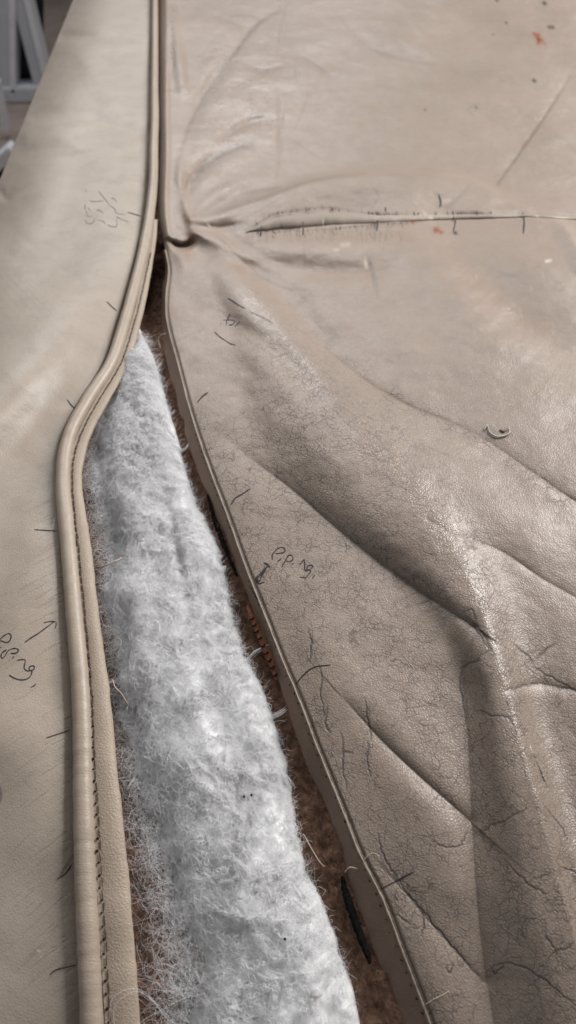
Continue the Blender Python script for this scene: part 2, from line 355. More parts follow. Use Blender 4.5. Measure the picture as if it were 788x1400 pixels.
def slope_base(px, py):
    # the leather lies high on the right and falls over a rounded fold towards the open seam
    d, t = polydist(px, py, smooth(RIDGE, 4)); k = np.linspace(0, 1, 16)
    amp = np.interp(t, k, [2.0, 5, 8, 10.5, 12, 12.5, 12.5, 12, 11, 10.5, 10.5, 11, 11.5, 11.5, 11.5, 11.5])
    dE = np.clip(px-E_(py), 0, None); g = dE/(dE+np.maximum(d, 0)+1e-6)
    e = np.interp(t, k, [.12, .12, .12, .12, .11, .10, .08, .06, .05, .05, .05, .05, .05, .05, .05, .05])
    wl = np.interp(t, k, [20, 30, 56, 86, 98, 92, 72, 46, 34, 48, 60, 74, 86, 98, 108, 118]); mixv = np.interp(t, k, [.5]*16)
    f = mixv*(1-(np.sqrt((1-g)**2+e*e)-e)) + (1-mixv)*np.exp(-np.abs(np.maximum(d, 0)/wl)**3.4)
    drop = np.interp(t, k, [1.5, 3, 3.5, 4, 4.5, 5, 6, 7, 8, 9, 9.5, 10, 10, 10, 10, 10]); w = np.interp(t, k, [16, 20, 30, 42, 46, 46, 42, 36, 30, 27, 26, 26, 27, 28, 30, 32])
    dn = np.maximum(-d, 0); lo = drop*(1-np.exp(-(dn/w)**2))*np.exp(-dn/170)
    fade = np.clip((py-250)/120, 0, 1)
    return np.where(d > 0, amp*f, amp-lo)*(fade*fade*(3-2*fade))
_lens_hi = lambda x: np.interp(x, [300, 330, 380, 440, 520, 600, 720, 800], [318, 317, 291, 285, 293, 292, 292, 297])
def hR(px, py):
    px = np.asarray(px, float); py = np.asarray(py, float); sh = np.broadcast(px, py).shape
    px = np.broadcast_to(px, sh).ravel(); py = np.broadcast_to(py, sh).ravel()
    h = np.full(px.shape, 2.6) + slope_base(px, py)
    for f in FEATS_R: f.add(px, py, h)
    P = at(px, py, 0.0); X, Y = P[:, 0], P[:, 1]
    sx = np.clip((px-240)/420, 0, 1); h += 18*(np.clip(290-py, 0, 520)/300)**2*sx*sx*(3-2*sx)
    h += 0.9*fbm(X*14, Y*14, 3, 2) + 0.32*fbm(X*55+3, Y*55, 9, 2) + 0.10*fbm(X*170, Y*170+5, 12, 2)
    # the free edge: rolled lip with a stitched groove just inside it
    d = px - E_(py)
    seat = 1/(1+np.exp(-(py-338)/3.0))
    s = (1268-0.0)/1268
    w = np.interp(py, [330, 600, 1000, 1400], [3.5, 5.0, 7.0, 9.0])
    h = h*np.clip(1-np.exp(-np.clip(d, 0, None)/(w*5)), 0, 1)*1.0 + 1.4*np.exp(-np.clip(d, 0, None)/(w*5))
    h -= seat*0.75*np.exp(-((d-w*0.62)/(w*0.26))**2)
    h -= seat*1.0*np.exp(-np.clip(d, 0, None)/(w*0.3))
    h -= (1-seat)*6.0*np.exp(-np.clip(d, 0, None)/3.0)
    h += (1-seat)*1.6*np.exp(-((d-9)/5.0)**2)
    return h.reshape(sh)

# left-hand panel
FEATS_L = [
    Feat([(172, 440), (140, 478), (100, 515), (50, 555), (0, 592), (-80, 640), (-400, 800)], [0, 2.5, 4.5, 5.5, 6, 6, 6], [30], [30], 't'),
    Feat([(140, 470), (80, 540), (40, 620), (-10, 720)], [-0.6, -2.2, -2.5, -1.5], [40], [50]),
    Feat([(150, 330), (90, 430), (20, 520), (-60, 600)], [2.4, 5.0, 6.5, 4.5], [55], [50]),
    Feat([(60, 760), (30, 860), (0, 980)], [1.6, 2.0, 2.0], [50], [60]),
    Feat([(-40, 1010), (30, 1040), (60, 1120)], [1.6, 1.6, 0.6], [60], [60]),
    Feat([(60, 1230), (0, 1320), (-60, 1400)], [-1.5, -1.2, 0], [60], [80]),
    Feat([(88, 50), (120, 52), (160, 50)], [-1.6, -1.6, -0.4], [9], [9]),
    Feat([(50, 160), (110, 160), (160, 175), (200, 184)], [-1.0, -1.6, -1.2, -0.8], [9], [12]),
    Feat([(40, 190), (90, 190), (150, 220)], [1.4, 1.6, 0.6], [14], [12]),
    Feat([(120, 90), (150, 130)], [1.2, 1.2], [20], [20]),
    Feat([(160, 240), (185, 242), (202, 250)], [-0.3, -0.7, -0.5], [4], [4]),
    Feat([(0, 262), (8, 270), (15, 262)], [-0.8, -1.0, -0.3], [6], [6]),
]
XS = lambda Y: -0.181 - 0.012*np.clip((Y-0.49)/0.29, -0.5, 1.5)     # far edge of the arm, where it rolls down
def xs_px(py):
    dx, dy, dz = ray(0, py); t = (ZC-Z0)/(-dz); Y = dy*t
    return CX + F*XS(Y)/t
def hL(px, py):
    px = np.asarray(px, float); py = np.asarray(py, float); sh = np.broadcast(px, py).shape
    px = np.broadcast_to(px, sh).ravel(); py = np.broadcast_to(py, sh).ravel()
    h = np.full(px.shape, 1.2)
    for f in FEATS_L: f.add(px, py, h)
    P = at(px, py, 0.0); X, Y = P[:, 0], P[:, 1]
    h += 0.8*fbm(X*16+9, Y*16, 21, 2) + 0.22*fbm(X*60, Y*60+8, 25, 2)
    d = pc(py)-px
    k = np.interp(py, [0, 600, 1000, 1400], [5, 9, 16, 26])
    h -= 4.6*np.exp(-(d/k)**2) + 1.6*np.exp(-d/(k*3.0))
    R = 42.0; e = np.clip((X-XS(Y))*1000, 0, R)
    h -= 15.0*(1-e/R)**2.4
    return h.reshape(sh)

# ------------------------------------------------------------------ painted wear and dark crease lines: cracks, grooves, stains (drawn in a 2x buffer, read per vertex)
OX, OY, SC = -60, -60, 2
class Canvas:
    def __init__(s): s.a = np.zeros((1560*SC, 920*SC), np.float32)
    def seg(s, p, q, w, v=1.0):
        p = (np.array(p)-(OX, OY))*SC; q = (np.array(q)-(OX, OY))*SC; w = w*SC
        x0 = int(max(min(p[0], q[0])-w*2, 0)); x1 = int(min(max(p[0], q[0])+w*2+2, s.a.shape[1]))
        y0 = int(max(min(p[1], q[1])-w*2, 0)); y1 = int(min(max(p[1], q[1])+w*2+2, s.a.shape[0]))
        if x1 <= x0 or y1 <= y0: return
        yy, xx = np.mgrid[y0:y1, x0:x1]; d = q-p; l2 = max(d@d, 1e-6)
        t = np.clip(((xx-p[0])*d[0]+(yy-p[1])*d[1])/l2, 0, 1)
        dd = np.hypot(xx-p[0]-t*d[0], yy-p[1]-t*d[1])
        s.a[y0:y1, x0:x1] = np.maximum(s.a[y0:y1, x0:x1], v*np.exp(-(dd/w)**2))
    def line(s, pts, w, v=1.0, jit=0.0, taper=True, n=5):
        p = smooth(pts, n)
        if jit: p = p+RNG.normal(0, jit, p.shape)
        for i in range(len(p)-1):
            f = math.sin(math.pi*(i+0.7)/(len(p)+0.4))**0.5 if taper else 1
            s.seg(p[i], p[i+1], w, v*f)
    def get(s, px, py):
        x = np.clip((px-OX)*SC, 0, s.a.shape[1]-2.001); y = np.clip((py-OY)*SC, 0, s.a.shape[0]-2.001)
        xi = x.astype(int); yi = y.astype(int); fx = x-xi; fy = y-yi; a = s.a
        r = (a[yi, xi]*(1-fx)+a[yi, xi+1]*fx)*(1-fy)+(a[yi+1, xi]*(1-fx)+a[yi+1, xi+1]*fx)*fy
        return np.where((px < OX) | (px > OX+919) | (py < OY) | (py > OY+1559), 0, r)
C_crack, C_groove, C_stain, C_fine, C_rust, C_speck, C_scuff = [Canvas() for _ in range(7)]
def walk(x, y, ang, n, step, w, v, branch=0.22, jit=0.24, depth=0):
    p = np.array([x, y], float); a0 = ang
    for i in range(n):
        ang += RNG.normal(0, jit); ang += (a0-ang)*0.15
        q = p+step*np.array([math.cos(ang), math.sin(ang)])
        C_crack.seg(p, q, w, v*(0.5+0.5*math.sin(math.pi*(i+1)/(n+1)))*RNG.uniform(0.65, 1.0))
        if depth < 2 and RNG.random() < branch: walk(q[0], q[1], ang+RNG.choice([-1, 1])*RNG.uniform(0.6, 1.2), max(2, n//2), step, w*0.9, v*0.8, branch, jit, depth+1)
        p = q
# bold cracks
for pts in [
    [(642, 848), (655, 858), (664, 872), (672, 890)], [(634, 838), (646, 835), (650, 848)], [(637, 862), (646, 856), (655, 866), (668, 886)],
    [(655, 900), (668, 890), (674, 888)], [(628, 915), (640, 908), (650, 905), (660, 893)], [(648, 970), (668, 976), (690, 980), (703, 990)],
    [(632, 905), (630, 935), (634, 960), (638, 985)], [(696, 942), (716, 938), (736, 934)], [(728, 912), (750, 924), (772, 936), (790, 945)],
    [(700, 880), (716, 892), (730, 905)], [(730, 905), (745, 890), (760, 880)], [(760, 944), (775, 941), (790, 946)],
    [(665, 1330), (680, 1318), (700, 1318), (730, 1330), (752, 1346), (770, 1362), (790, 1376)], [(746, 1318), (758, 1302), (772, 1298), (784, 1290)],
    [(672, 1322), (678, 1332), (690, 1318)], [(760, 1302), (752, 1288), (745, 1280)], [(728, 1205), (742, 1198), (752, 1196)],
    [(536, 1195), (548, 1208), (560, 1225), (580, 1248), (600, 1272), (622, 1298), (645, 1325), (660, 1340)],
    [(518, 1140), (520, 1160), (532, 1182), (540, 1198)], [(540, 1250), (560, 1262)], [(575, 1240), (580, 1262), (576, 1280)],
    [(466, 1000), (470, 1030), (468, 1050), (474, 1080)], [(422, 860), (426, 880), (424, 905)], [(434, 905), (440, 930), (438, 952), (446, 985)],
    [(448, 965), (446, 990), (452, 1002)], [(464, 1032), (474, 1028), (482, 1030)], [(500, 955), (503, 985), (508, 1010)], [(505, 1010), (502, 1040), (508, 1060)],
    [(655, 1142), (675, 1128), (690, 1122), (720, 1106)], [(690, 1175), (720, 1208), (745, 1222)], [(746, 1105), (768, 1130), (776, 1150)], [(765, 1185), (790, 1195)],
    [(610, 1325), (616, 1330), (620, 1318)], [(590, 1150), (610, 1158), (630, 1155), (640, 1135)]]:
    C_crack.line(pts, 1.2, 1.0, 0.9)
zones = [  # (polyline, spread px, count, angle mode, length, step)
    (RIDGE[7:15], 34, 150, None, 9, 5.0), ([(650, 1000), (690, 1180), (730, 1340)], 40, 70, 0.8, 8, 5.5),
    ([(425, 820), (430, 960), (470, 1080), (520, 1180)], 20, 80, 1.55, 6, 4.2), ([(500, 820), (505, 950), (506, 1060), (540, 1180)], 12, 46, 1.6, 6, 4.2),
    ([(545, 1195), (600, 1270), (650, 1330)], 14, 50, None, 5, 4), ([(540, 1180), (560, 1300), (600, 1390)], 40, 60, None, 4, 3.2),
    (RIDGE[3:8], 40, 130, 0.6, 8, 4.6), ([(400, 560), (430, 660), (520, 740)], 50, 90, 0.5, 7, 4.4), ([(370, 780), (400, 830), (440, 900)], 40, 90, None, 4, 3.2),
    ([(300, 600), (380, 660), (480, 740), (600, 830)], 10, 60, None, 6, 4), ([(520, 860), (590, 960), (620, 1080)], 50, 80, 0.25, 7, 4.6),
    ([(710, 900), (780, 980), (780, 1100)], 36, 60, 0.6, 7, 5), ([(450, 480), (560, 556), (660, 602), (780, 690)], 8, 60, None, 4, 3.4), ([(270, 590), (320, 650), (350, 760)], 24, 50, None, 3, 2.8),
    ([(350, 640), (420, 720), (470, 800)], 40, 60, 1.2, 5, 4)]
for poly, spread, cnt, am, ln, st in zones:
    sp = smooth(poly, 8)
    for k in range(int(cnt*0.4)):
        c = sp[RNG.integers(len(sp))]+RNG.normal(0, spread, 2)*0.6
        if c[0] < E_(c[1])+10: continue
        a = RNG.uniform(0, 2*math.pi) if am is None else am+RNG.normal(0, 0.5)+RNG.choice([0, math.pi])
        walk(c[0], c[1], a, int(RNG.integers(3, ln+1)), st, RNG.uniform(0.5, 0.8), RNG.uniform(0.10, 0.40))
    C_fine.line(poly, spread*1.5, 1.0, taper=False)
C_fine.line([(420, 640), (520, 740), (590, 800)], 60, 0.9, taper=False); C_fine.line([(560, 900), (600, 1050), (590, 1250)], 90, 0.8, taper=False)
C_fine.line([(700, 900), (730, 1100), (760, 1380)], 60, 0.8, taper=False)
# crease lines drawn darker
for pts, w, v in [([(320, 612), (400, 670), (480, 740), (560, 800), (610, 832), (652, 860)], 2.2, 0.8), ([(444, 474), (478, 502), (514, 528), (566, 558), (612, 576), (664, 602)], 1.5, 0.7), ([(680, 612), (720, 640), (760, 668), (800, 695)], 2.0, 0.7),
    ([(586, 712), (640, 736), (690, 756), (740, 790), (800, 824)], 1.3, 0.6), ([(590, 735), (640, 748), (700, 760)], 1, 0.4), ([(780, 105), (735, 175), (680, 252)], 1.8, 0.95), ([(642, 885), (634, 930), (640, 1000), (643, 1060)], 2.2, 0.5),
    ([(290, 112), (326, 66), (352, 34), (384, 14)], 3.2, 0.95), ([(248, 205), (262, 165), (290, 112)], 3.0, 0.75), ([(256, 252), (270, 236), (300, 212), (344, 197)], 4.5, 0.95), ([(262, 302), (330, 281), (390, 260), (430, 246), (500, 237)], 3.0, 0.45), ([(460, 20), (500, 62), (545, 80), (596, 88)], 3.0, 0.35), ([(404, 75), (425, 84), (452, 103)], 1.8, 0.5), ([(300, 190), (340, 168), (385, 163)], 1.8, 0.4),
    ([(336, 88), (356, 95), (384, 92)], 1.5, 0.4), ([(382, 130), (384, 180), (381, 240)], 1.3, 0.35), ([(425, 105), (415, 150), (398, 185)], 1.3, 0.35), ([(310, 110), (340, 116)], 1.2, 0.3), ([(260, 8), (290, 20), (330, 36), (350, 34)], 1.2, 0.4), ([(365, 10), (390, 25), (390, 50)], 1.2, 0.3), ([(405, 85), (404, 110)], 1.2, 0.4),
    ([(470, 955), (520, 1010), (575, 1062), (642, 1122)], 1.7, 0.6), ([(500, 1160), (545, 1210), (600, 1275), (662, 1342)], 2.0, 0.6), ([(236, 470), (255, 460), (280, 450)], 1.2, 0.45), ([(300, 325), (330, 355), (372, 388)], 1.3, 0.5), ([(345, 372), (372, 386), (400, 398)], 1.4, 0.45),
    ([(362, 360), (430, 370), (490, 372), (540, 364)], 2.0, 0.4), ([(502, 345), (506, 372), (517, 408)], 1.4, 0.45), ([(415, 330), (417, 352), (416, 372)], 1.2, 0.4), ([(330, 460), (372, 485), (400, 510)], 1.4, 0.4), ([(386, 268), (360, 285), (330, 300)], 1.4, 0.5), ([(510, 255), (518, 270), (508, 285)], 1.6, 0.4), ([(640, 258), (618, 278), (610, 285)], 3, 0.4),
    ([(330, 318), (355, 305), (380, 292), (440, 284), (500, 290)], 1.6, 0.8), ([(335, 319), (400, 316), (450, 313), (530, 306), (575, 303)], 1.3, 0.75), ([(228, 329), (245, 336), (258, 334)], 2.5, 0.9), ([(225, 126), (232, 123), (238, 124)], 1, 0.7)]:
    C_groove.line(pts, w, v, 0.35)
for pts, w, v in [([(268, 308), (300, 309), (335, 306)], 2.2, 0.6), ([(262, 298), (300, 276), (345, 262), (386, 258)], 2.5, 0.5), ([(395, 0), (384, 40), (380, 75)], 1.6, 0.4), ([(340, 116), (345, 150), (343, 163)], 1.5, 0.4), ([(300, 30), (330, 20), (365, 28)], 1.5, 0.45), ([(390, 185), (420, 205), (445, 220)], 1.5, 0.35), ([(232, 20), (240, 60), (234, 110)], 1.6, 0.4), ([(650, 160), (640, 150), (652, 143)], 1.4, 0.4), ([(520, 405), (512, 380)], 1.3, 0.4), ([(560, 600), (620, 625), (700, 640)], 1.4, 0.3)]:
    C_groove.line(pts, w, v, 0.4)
for k in range(70):      # short needle-tear ticks around the stitched seam
    x = RNG.uniform(340, 560); y = _lens_hi(x)+RNG.normal(0, 1.5) if RNG.random() < 0.55 else np.interp(x, [330, 450, 560], [318, 313, 303])+RNG.normal(2, 2)
    C_crack.line([(x, y-RNG.uniform(2, 5)), (x+RNG.normal(0, 1.2), y+RNG.uniform(2, 7))], 0.8, RNG.uniform(0.3, 0.8))
for k in range(60):
    x = RNG.uniform(345, 560); C_crack.line([(x, 316), (x+RNG.normal(0, 2), 316+RNG.uniform(5, 16))], 0.7, RNG.uniform(0.15, 0.4))
for pts, w, v in [([(250, 262), (262, 244), (272, 232)], 8, 0.5), ([(262, 300), (262, 330), (255, 352)], 9, 0.75), ([(285, 350), (330, 368)], 7, 0.5), ([(232, 395), (236, 430)], 5, 0.45), ([(500, 518), (540, 545)], 3, 0.7), ([(440, 100), (415, 150)], 4, 0.3),
                  ([(735, 172), (716, 200)], 3, 0.7), ([(340, 455), (380, 475)], 8, 0.35), ([(430, 372), (520, 372)], 10, 0.35), ([(640, 380), (700, 425), (740, 450)], 16, 0.35), ([(380, 150), (395, 40)], 10, 0.15), ([(330, 330), (560, 322)], 8, 0.3)]:
    C_stain.line(pts, w, v, taper=False)
for x, y, r in [(559, 298, 4), (565, 304, 2.5), (597, 315, 4.5), (603, 318, 3), (735, 50, 4.5), (739, 56, 5), (731, 46, 2.5), (745, 60, 2)]:
    for k in range(5): C_rust.seg((x+RNG.normal(0, r*0.4), y+RNG.normal(0, r*0.3)), (x+RNG.normal(0, r*0.4), y+RNG.normal(0, r*0.3)), r*0.6, RNG.uniform(0.75, 1.0))
for x, y, r in [(744, 4, 2.6), (755, 37, 2.2), (751, 37, 2), (730, 110, 2.3), (692, 31, 1.4), (679, 0, 1.8), (674, 47, 1), (622, 318, 2.4), (736, 54, 1.5), (651, 147, 1.4), (581, 150, 1.2)]:
    C_speck.seg((x, y), (x+r*0.5, y+r*0.3), r, 1.0)
for x, y, w, v in [(750, 357, 4, 0.9), (472, 335, 6, 0.35), (460, 342, 4, 0.35), (330, 318, 5, 0.25), (440, 298, 8, 0.2), (610, 275, 6, 0.3), (53, 1300, 2.2, 0.9), (57, 1308, 1.5, 0.6)]:
    C_scuff.seg((x-w*0.7, y), (x+w*0.7, y-w*0.2), w*0.5, v)

# ------------------------------------------------------------------ setting
def box_mesh(name, lo, hi, mat, parent=None):
    x0, y0, z0 = lo; x1, y1, z1 = hi
    V = [(x0,y0,z0),(x1,y0,z0),(x1,y1,z0),(x0,y1,z0),(x0,y0,z1),(x1,y0,z1),(x1,y1,z1),(x0,y1,z1)]
    Q = [(0,3,2,1),(4,5,6,7),(0,1,5,4),(1,2,6,5),(2,3,7,6),(3,0,4,7)]
    return mesh_np(name, V, Q, mat, parent, smoothed=False)
fl = mesh_np('floor', [(-4, -2, 0), (4, -2, 0), (4, 3.6, 0), (-4, 3.6, 0)], [(0, 1, 2, 3)], M_floor); tag(fl, kind='structure')
wl = mesh_np('wall', [(-4, 3.5, -0.01), (4, 3.5, -0.01), (4, 3.5, 2.6), (-4, 3.5, 2.6)], [(0, 1, 2, 3)], M_wall); tag(wl, kind='structure')

# ------------------------------------------------------------------ the padded body under the covers
body = empty('padded_chair_body', (0.07, 0.5, 0))
tag(body, 'brown felt-lined padded chair body showing inside the opened seam', 'padding')
box_mesh('frame_block', (-0.165, -0.03, 0.0), (0.34, 1.0, Z0-0.075), M_line, body)
def hLin(px, py):
    h = np.full(np.broadcast(px, py).shape, -8.0)
    u = (px-W_(np.clip(py, 440, 1700)))/np.maximum(S_(np.clip(py, 330, 1700))-W_(np.clip(py, 440, 1700)), 4)
    h = h+np.clip(u, 0, 1)*3.6
    cav = np.exp(-((py-400)/55)**2); h = h-17*cav
    P = at(px, py, -8.0); h = h+0.9*fbm(P[..., 0]*130, P[..., 1]*130, 33, 3)
    return h
rows = np.concatenate([np.linspace(-200, 280, 16), np.linspace(285, 1440, 330), np.linspace(1460, 1650, 8)])
cols = np.linspace(0, 1, 90)
PY = np.repeat(rows[:, None], 90, 1); xa = pc(rows)-16; xb = E_(rows)+16
PX = xa[:, None]+(xb-xa)[:, None]*cols[None]
mesh_np('felt_lining', at(PX, PY, hLin(PX, PY)), grid_faces(len(rows), 90), M_line, body)

class Seq_base: pass
def fibres(name, start, theta, length, K, curl, rad, zfun, mat, parent, lift=0.0, zamp=0.0006, kind='stuff', tight=None, drift=None):
    """many thin three-sided hairs in one mesh; start (N,2) in metres, headings theta"""
    N = len(start); X = np.zeros((N, K)); Y = np.zeros((N, K)); th = theta.copy(); X[:, 0] = start[:, 0]; Y[:, 0] = start[:, 1]
    dth = RNG.normal(0, curl, N); st = length/(K-1)
    for k in range(1, K):
        dth = 0.75*dth+RNG.normal(0, curl, N)*0.66 if tight is None else tight
        th = th+dth if not isinstance(dth, Seq_base) else dth.step(th); X[:, k] = X[:, k-1]+np.cos(th)*st; Y[:, k] = Y[:, k-1]+np.sin(th)*st
    Z = zfun(X, Y)
    ph = RNG.uniform(0, 6.28, N)[:, None]; fr = RNG.uniform(0.4, 1.3, N)[:, None]; kk = np.arange(K)[None]
    am = np.abs(RNG.normal(0, zamp, N))[:, None]; base = (lift*RNG.random(N)**1.5)[:, None]
    Z = Z+base+am*(1+np.sin(ph+fr*kk))*0.5
    P = np.stack([X, Y, Z], -1); T = np.gradient(P, axis=1); T /= np.linalg.norm(T, axis=2)[..., None]+1e-12
    S = np.cross(T, np.array([0.13, 0.21, 0.97])); S /= np.linalg.norm(S, axis=2)[..., None]+1e-9; U = np.cross(S, T)
    r = (np.broadcast_to(rad, (N,))[:, None]*np.where(kk == K-1, 0.3, 1.0))[..., None]
    a = np.arange(3)*2*math.pi/3
    V = P[:, :, None]+r[:, :, None]*(np.cos(a)[:, None]*S[:, :, None]+np.sin(a)[:, None]*U[:, :, None])
    b = (np.arange(N)[:, None, None]*K+np.arange(K-1)[None, :, None])*3; s = np.arange(3)[None, None]
    i = b+s; j = b+(s+1) % 3
    Q = np.stack([i, j, j+3, i+3], -1).reshape(-1, 4)
    o = mesh_np(name, V.reshape(-1, 3), Q, mat, parent); o['kind'] = kind
    return o
def z_of(hfun):
    def f(X, Y):
        px, py = pix(X, Y, Z0-0.004); px, py = pix(X, Y, Z0-0.004+0.001*bend(py)); px, py = pix(X, Y, Z0-0.004+0.001*bend(py)); return Z0+0.001*(hfun(px, py)+bend(py))
    return f
def scatter(n, xa, xb, y0, y1, h, bias=None):
    """random points, even per real area, between two photograph lines"""
    out = []
    while len(out) < n:
        y = RNG.uniform(y0, y1, 4*n); wgt = RNG.random(4*n)
        dx, dy, dz = ray(0, y); area_w = (0.25/(-dz))**3; y = y[wgt < np.minimum(area_w*1.2, 1)]
        u = RNG.random(len(y)) if bias is None else bias(len(y))
        x = xa(y)+(xb(y)-xa(y))*u; out.extend(np.stack([x, y], 1).tolist())
    p = np.array(out[:n]); P = at(p[:, 0], p[:, 1], h); return P[:, :2], p
# fuzz on the brown felt
p2, _ = scatter(5600, lambda y: W_(y)-12, lambda y: S_(y)+3, 470, 1460, -6)
fibres('felt_fuzz', p2, RNG.normal(1.95, 0.45, len(p2))+np.pi*(RNG.random(len(p2)) < .5), RNG.uniform(0.003, 0.010, len(p2)), 6, 0.35, RNG.uniform(0.00002, 0.00006, len(p2)), z_of(hLin), M_bfib, body, 0.0004, 0.0004)
p2, _ = scatter(1500, lambda y: pf(y)-8, lambda y: V_(y)+25, 560, 1460, -6)
fibres('felt_fuzz', p2, RNG.normal(1.7, 1.0, len(p2)), RNG.uniform(0.002, 0.008, len(p2)), 6, 0.5, RNG.uniform(0.00002, 0.00005, len(p2)), z_of(hLin), M_bfib, body, 0.0004, 0.0004)
# two black slits, rust braid
def ribbon_on(name, pts, halfw, h, mat, parent, jit=0.0):
    p = smooth(pts, 8); n = len(p); T = np.gradient(p, axis=0); T /= np.linalg.norm(T, axis=1)[:, None]; Nn = np.stack([-T[:, 1], T[:, 0]], 1)
    w = halfw*np.sin(math.pi*np.linspace(0.03, 0.97, n))**0.4
    rowsP = []
    for c in np.linspace(-1, 1, 5):
        q = p+Nn*(w*c)[:, None]+RNG.normal(0, jit, p.shape); rowsP.append(at(q[:, 0], q[:, 1], h+0.6*(1-c*c)))
    V = np.stack(rowsP, 1); return mesh_np(name, V.reshape(-1, 3), grid_faces(n, 5), mat, parent)
for pts, hw in [([(284, 676), (292, 705), (305, 740), (316, 768), (325, 788)], 2.6), ([(468, 1198), (474, 1225), (486, 1260), (497, 1290), (507, 1318)], 4.5)]:
    ribbon_on('black_slit', pts, hw*1.25, -4.0, M_black, body, 0.5)
br = ribbon_on('rust_braid', [(338, 828), (350, 856), (362, 884), (372, 908), (379, 930)], 5, -3.2, M_rust, body, 0.3)
for k in range(9):
    t = (k+0.5)/9; x = np.interp(t, [0, .33, .66, 1], [343, 353, 366, 379]); y = np.interp(t, [0, .33, .66, 1], [842, 868, 898, 928])
    q = at(np.array([x-2.5, x, x+2.5]), np.array([y+1, y, y-2.5]), np.array([-2.8, -2.2, -2.6]))
    tube('braid_stitch', q, 0.00035, M_hole, br, 5)

# ------------------------------------------------------------------ white wadding
wad = empty('wool_wadding', tuple(at(270, 1000, -12)))
tag(wad, 'white fluffy fibre wadding bulging out of the opened seam', 'wadding')
def hW(px, py):
    pyc = np.clip(py, 440, 1690); v = V_(pyc); w = W_(pyc); u = (px-v)/np.maximum(w-v, 3)
    q = np.clip(1-np.abs(2*u-1.06)**2.4, -1, 1); ul = np.clip(u/0.34, 0, 1); q = np.where(q > 0, q*(0.12+0.88*ul*ul*(3-2*ul)), q)
    h = -8.2+8.8*np.where(q > 0, q**0.62, q*0.6)*np.clip((py-445)/60, 0.25, 1)
    P = at(px, py, -3.0); X, Y = P[..., 0], P[..., 1]
    cl = fbm(X*95+0.35*np.sin(Y*60), Y*60, 41, 3)
    h = h+1.5*cl+1.6*fbm(X*40+2, Y*30, 47, 2)+0.8*np.abs(fbm(X*260, Y*200, 45, 2))-0.6
    h = h - 3.0*np.exp(-(((px-np.interp(py, [600, 760, 850], [215, 245, 262]))/6)**2))*np.exp(-((py-760)/55)**2)
    return h
rows = np.linspace(446, 1660, 440); cols = np.linspace(-0.06, 1.04, 120)
PY = np.repeat(rows[:, None], 120, 1); v = V_(rows); w = W_(rows)
edge = 0.12*(vnoise(rows/9.0, rows*0+3, 5)+0.6*vnoise(rows/3.5, rows*0+7, 6))
PX = v[:, None]+(w-v)[:, None]*(cols[None]+edge[:, None]*(1-np.clip(cols, 0, 1))[None]*0.9)
hh = hW(PX, PY)-1.0; hh[:, 0] -= 4; hh[:, -1] -= 5
P_ = at(PX, PY, hh)
mesh_np('wadding_core', P_, grid_faces(len(rows), 120), M_wool, wad)
zW = z_of(hW); zL = z_of(hLin)
zM = lambda X, Y: np.maximum(zW(X, Y), zL(X, Y)+0.0008)
main = lambda n: np.clip(RNG.beta(0.9, 1.0, n), 0, 1)
p2, pp = scatter(20500, V_, W_, 452, 1470, -2, main)
fibres('wadding_fibres', p2, RNG.normal(1.75, 0.75, len(p2))+np.pi*(RNG.random(len(p2)) < .5), RNG.uniform(0.0035, 0.011, len(p2))*np.clip(1.25-np.abs(2*(pp[:, 0]-V_(pp[:, 1]))/(W_(pp[:, 1])-V_(pp[:, 1]))-1)**3*1.1, 0.3, 1), 7, 0.78, RNG.uniform(0.00003, 0.000065, len(p2)), zM, M_fib, wad, 0.0014, 0.0012)
# looser hairs spilling left over the brown felt
p2, pp = scatter(10500, lambda y: pf(y)+1, lambda y: V_(y)+0.25*(W_(y)-V_(y)), 560, 1470, -5, lambda n: RNG.beta(2.2, 1.2, n))
fibres('stray_fibres', p2, RNG.normal(1.7, 0.9, len(p2))+np.pi*(RNG.random(len(p2)) < .5), RNG.uniform(0.004, 0.014, len(p2)), 6, 0.6, RNG.uniform(0.00002, 0.000038, len(p2)), zM, M_fib, wad, 0.0018, 0.0014)
# fringe on the right
p2, pp = scatter(3600, lambda y: W_(y)-14, lambda y: W_(y)+1.5, 470, 1470, -4)
fibres('fringe_fibres', p2, RNG.normal(1.95, 0.9, len(p2))+np.pi*(RNG.random(len(p2)) < .5), RNG.uniform(0.0015, 0.005, len(p2)), 6, 0.8, RNG.uniform(0.00002, 0.00005, len(p2)), zM, M_fib, wad, 0.0012, 0.001)
# wavy locks: bundles of hairs that run together
ln_, lp_ = scatter(420, lambda y: V_(y)+0.06*(W_(y)-V_(y)), lambda y: W_(y)-5, 470, 1450, -1)
rep = 16; K = 8; st = np.repeat(ln_, rep, 0)+RNG.normal(0, 0.00042, (420*rep, 2)); seqs = RNG.normal(0, 0.34, (K, 420))
class Seq(Seq_base):
    k = 0
    def step(s, th): s.k += 1; return th+np.repeat(seqs[s.k % K], rep)
fibres('wadding_locks', st, np.repeat(RNG.normal(1.75, 0.6, 420)+np.pi*(RNG.random(420) < .5), rep), np.repeat(RNG.uniform(0.004, 0.011, 420), rep), K, 0.3, np.full(len(st), 0.00006), zM, M_fib, wad, 0.0017, 0.0004, tight=Seq())
# curly knots
kn, kp = scatter(680, lambda y: V_(y)+0.25*(W_(y)-V_(y)), lambda y: W_(y)-6, 470, 1450, -1, lambda n: RNG.beta(1.8, 1.2, n))
rep = 8; st = np.repeat(kn, rep, 0)+RNG.normal(0, 0.00055, (680*rep, 2))
fibres('curled_knots', st, RNG.uniform(0, 6.28, len(st)), np.repeat(RNG.uniform(0.0022, 0.0055, 680), rep), 9, 0.3, np.full(len(st), 0.000085), zM, M_fib, wad, 0.0022, 0.0009, tight=RNG.choice([-1, 1], len(st))*RNG.uniform(0.5, 0.95, len(st)))
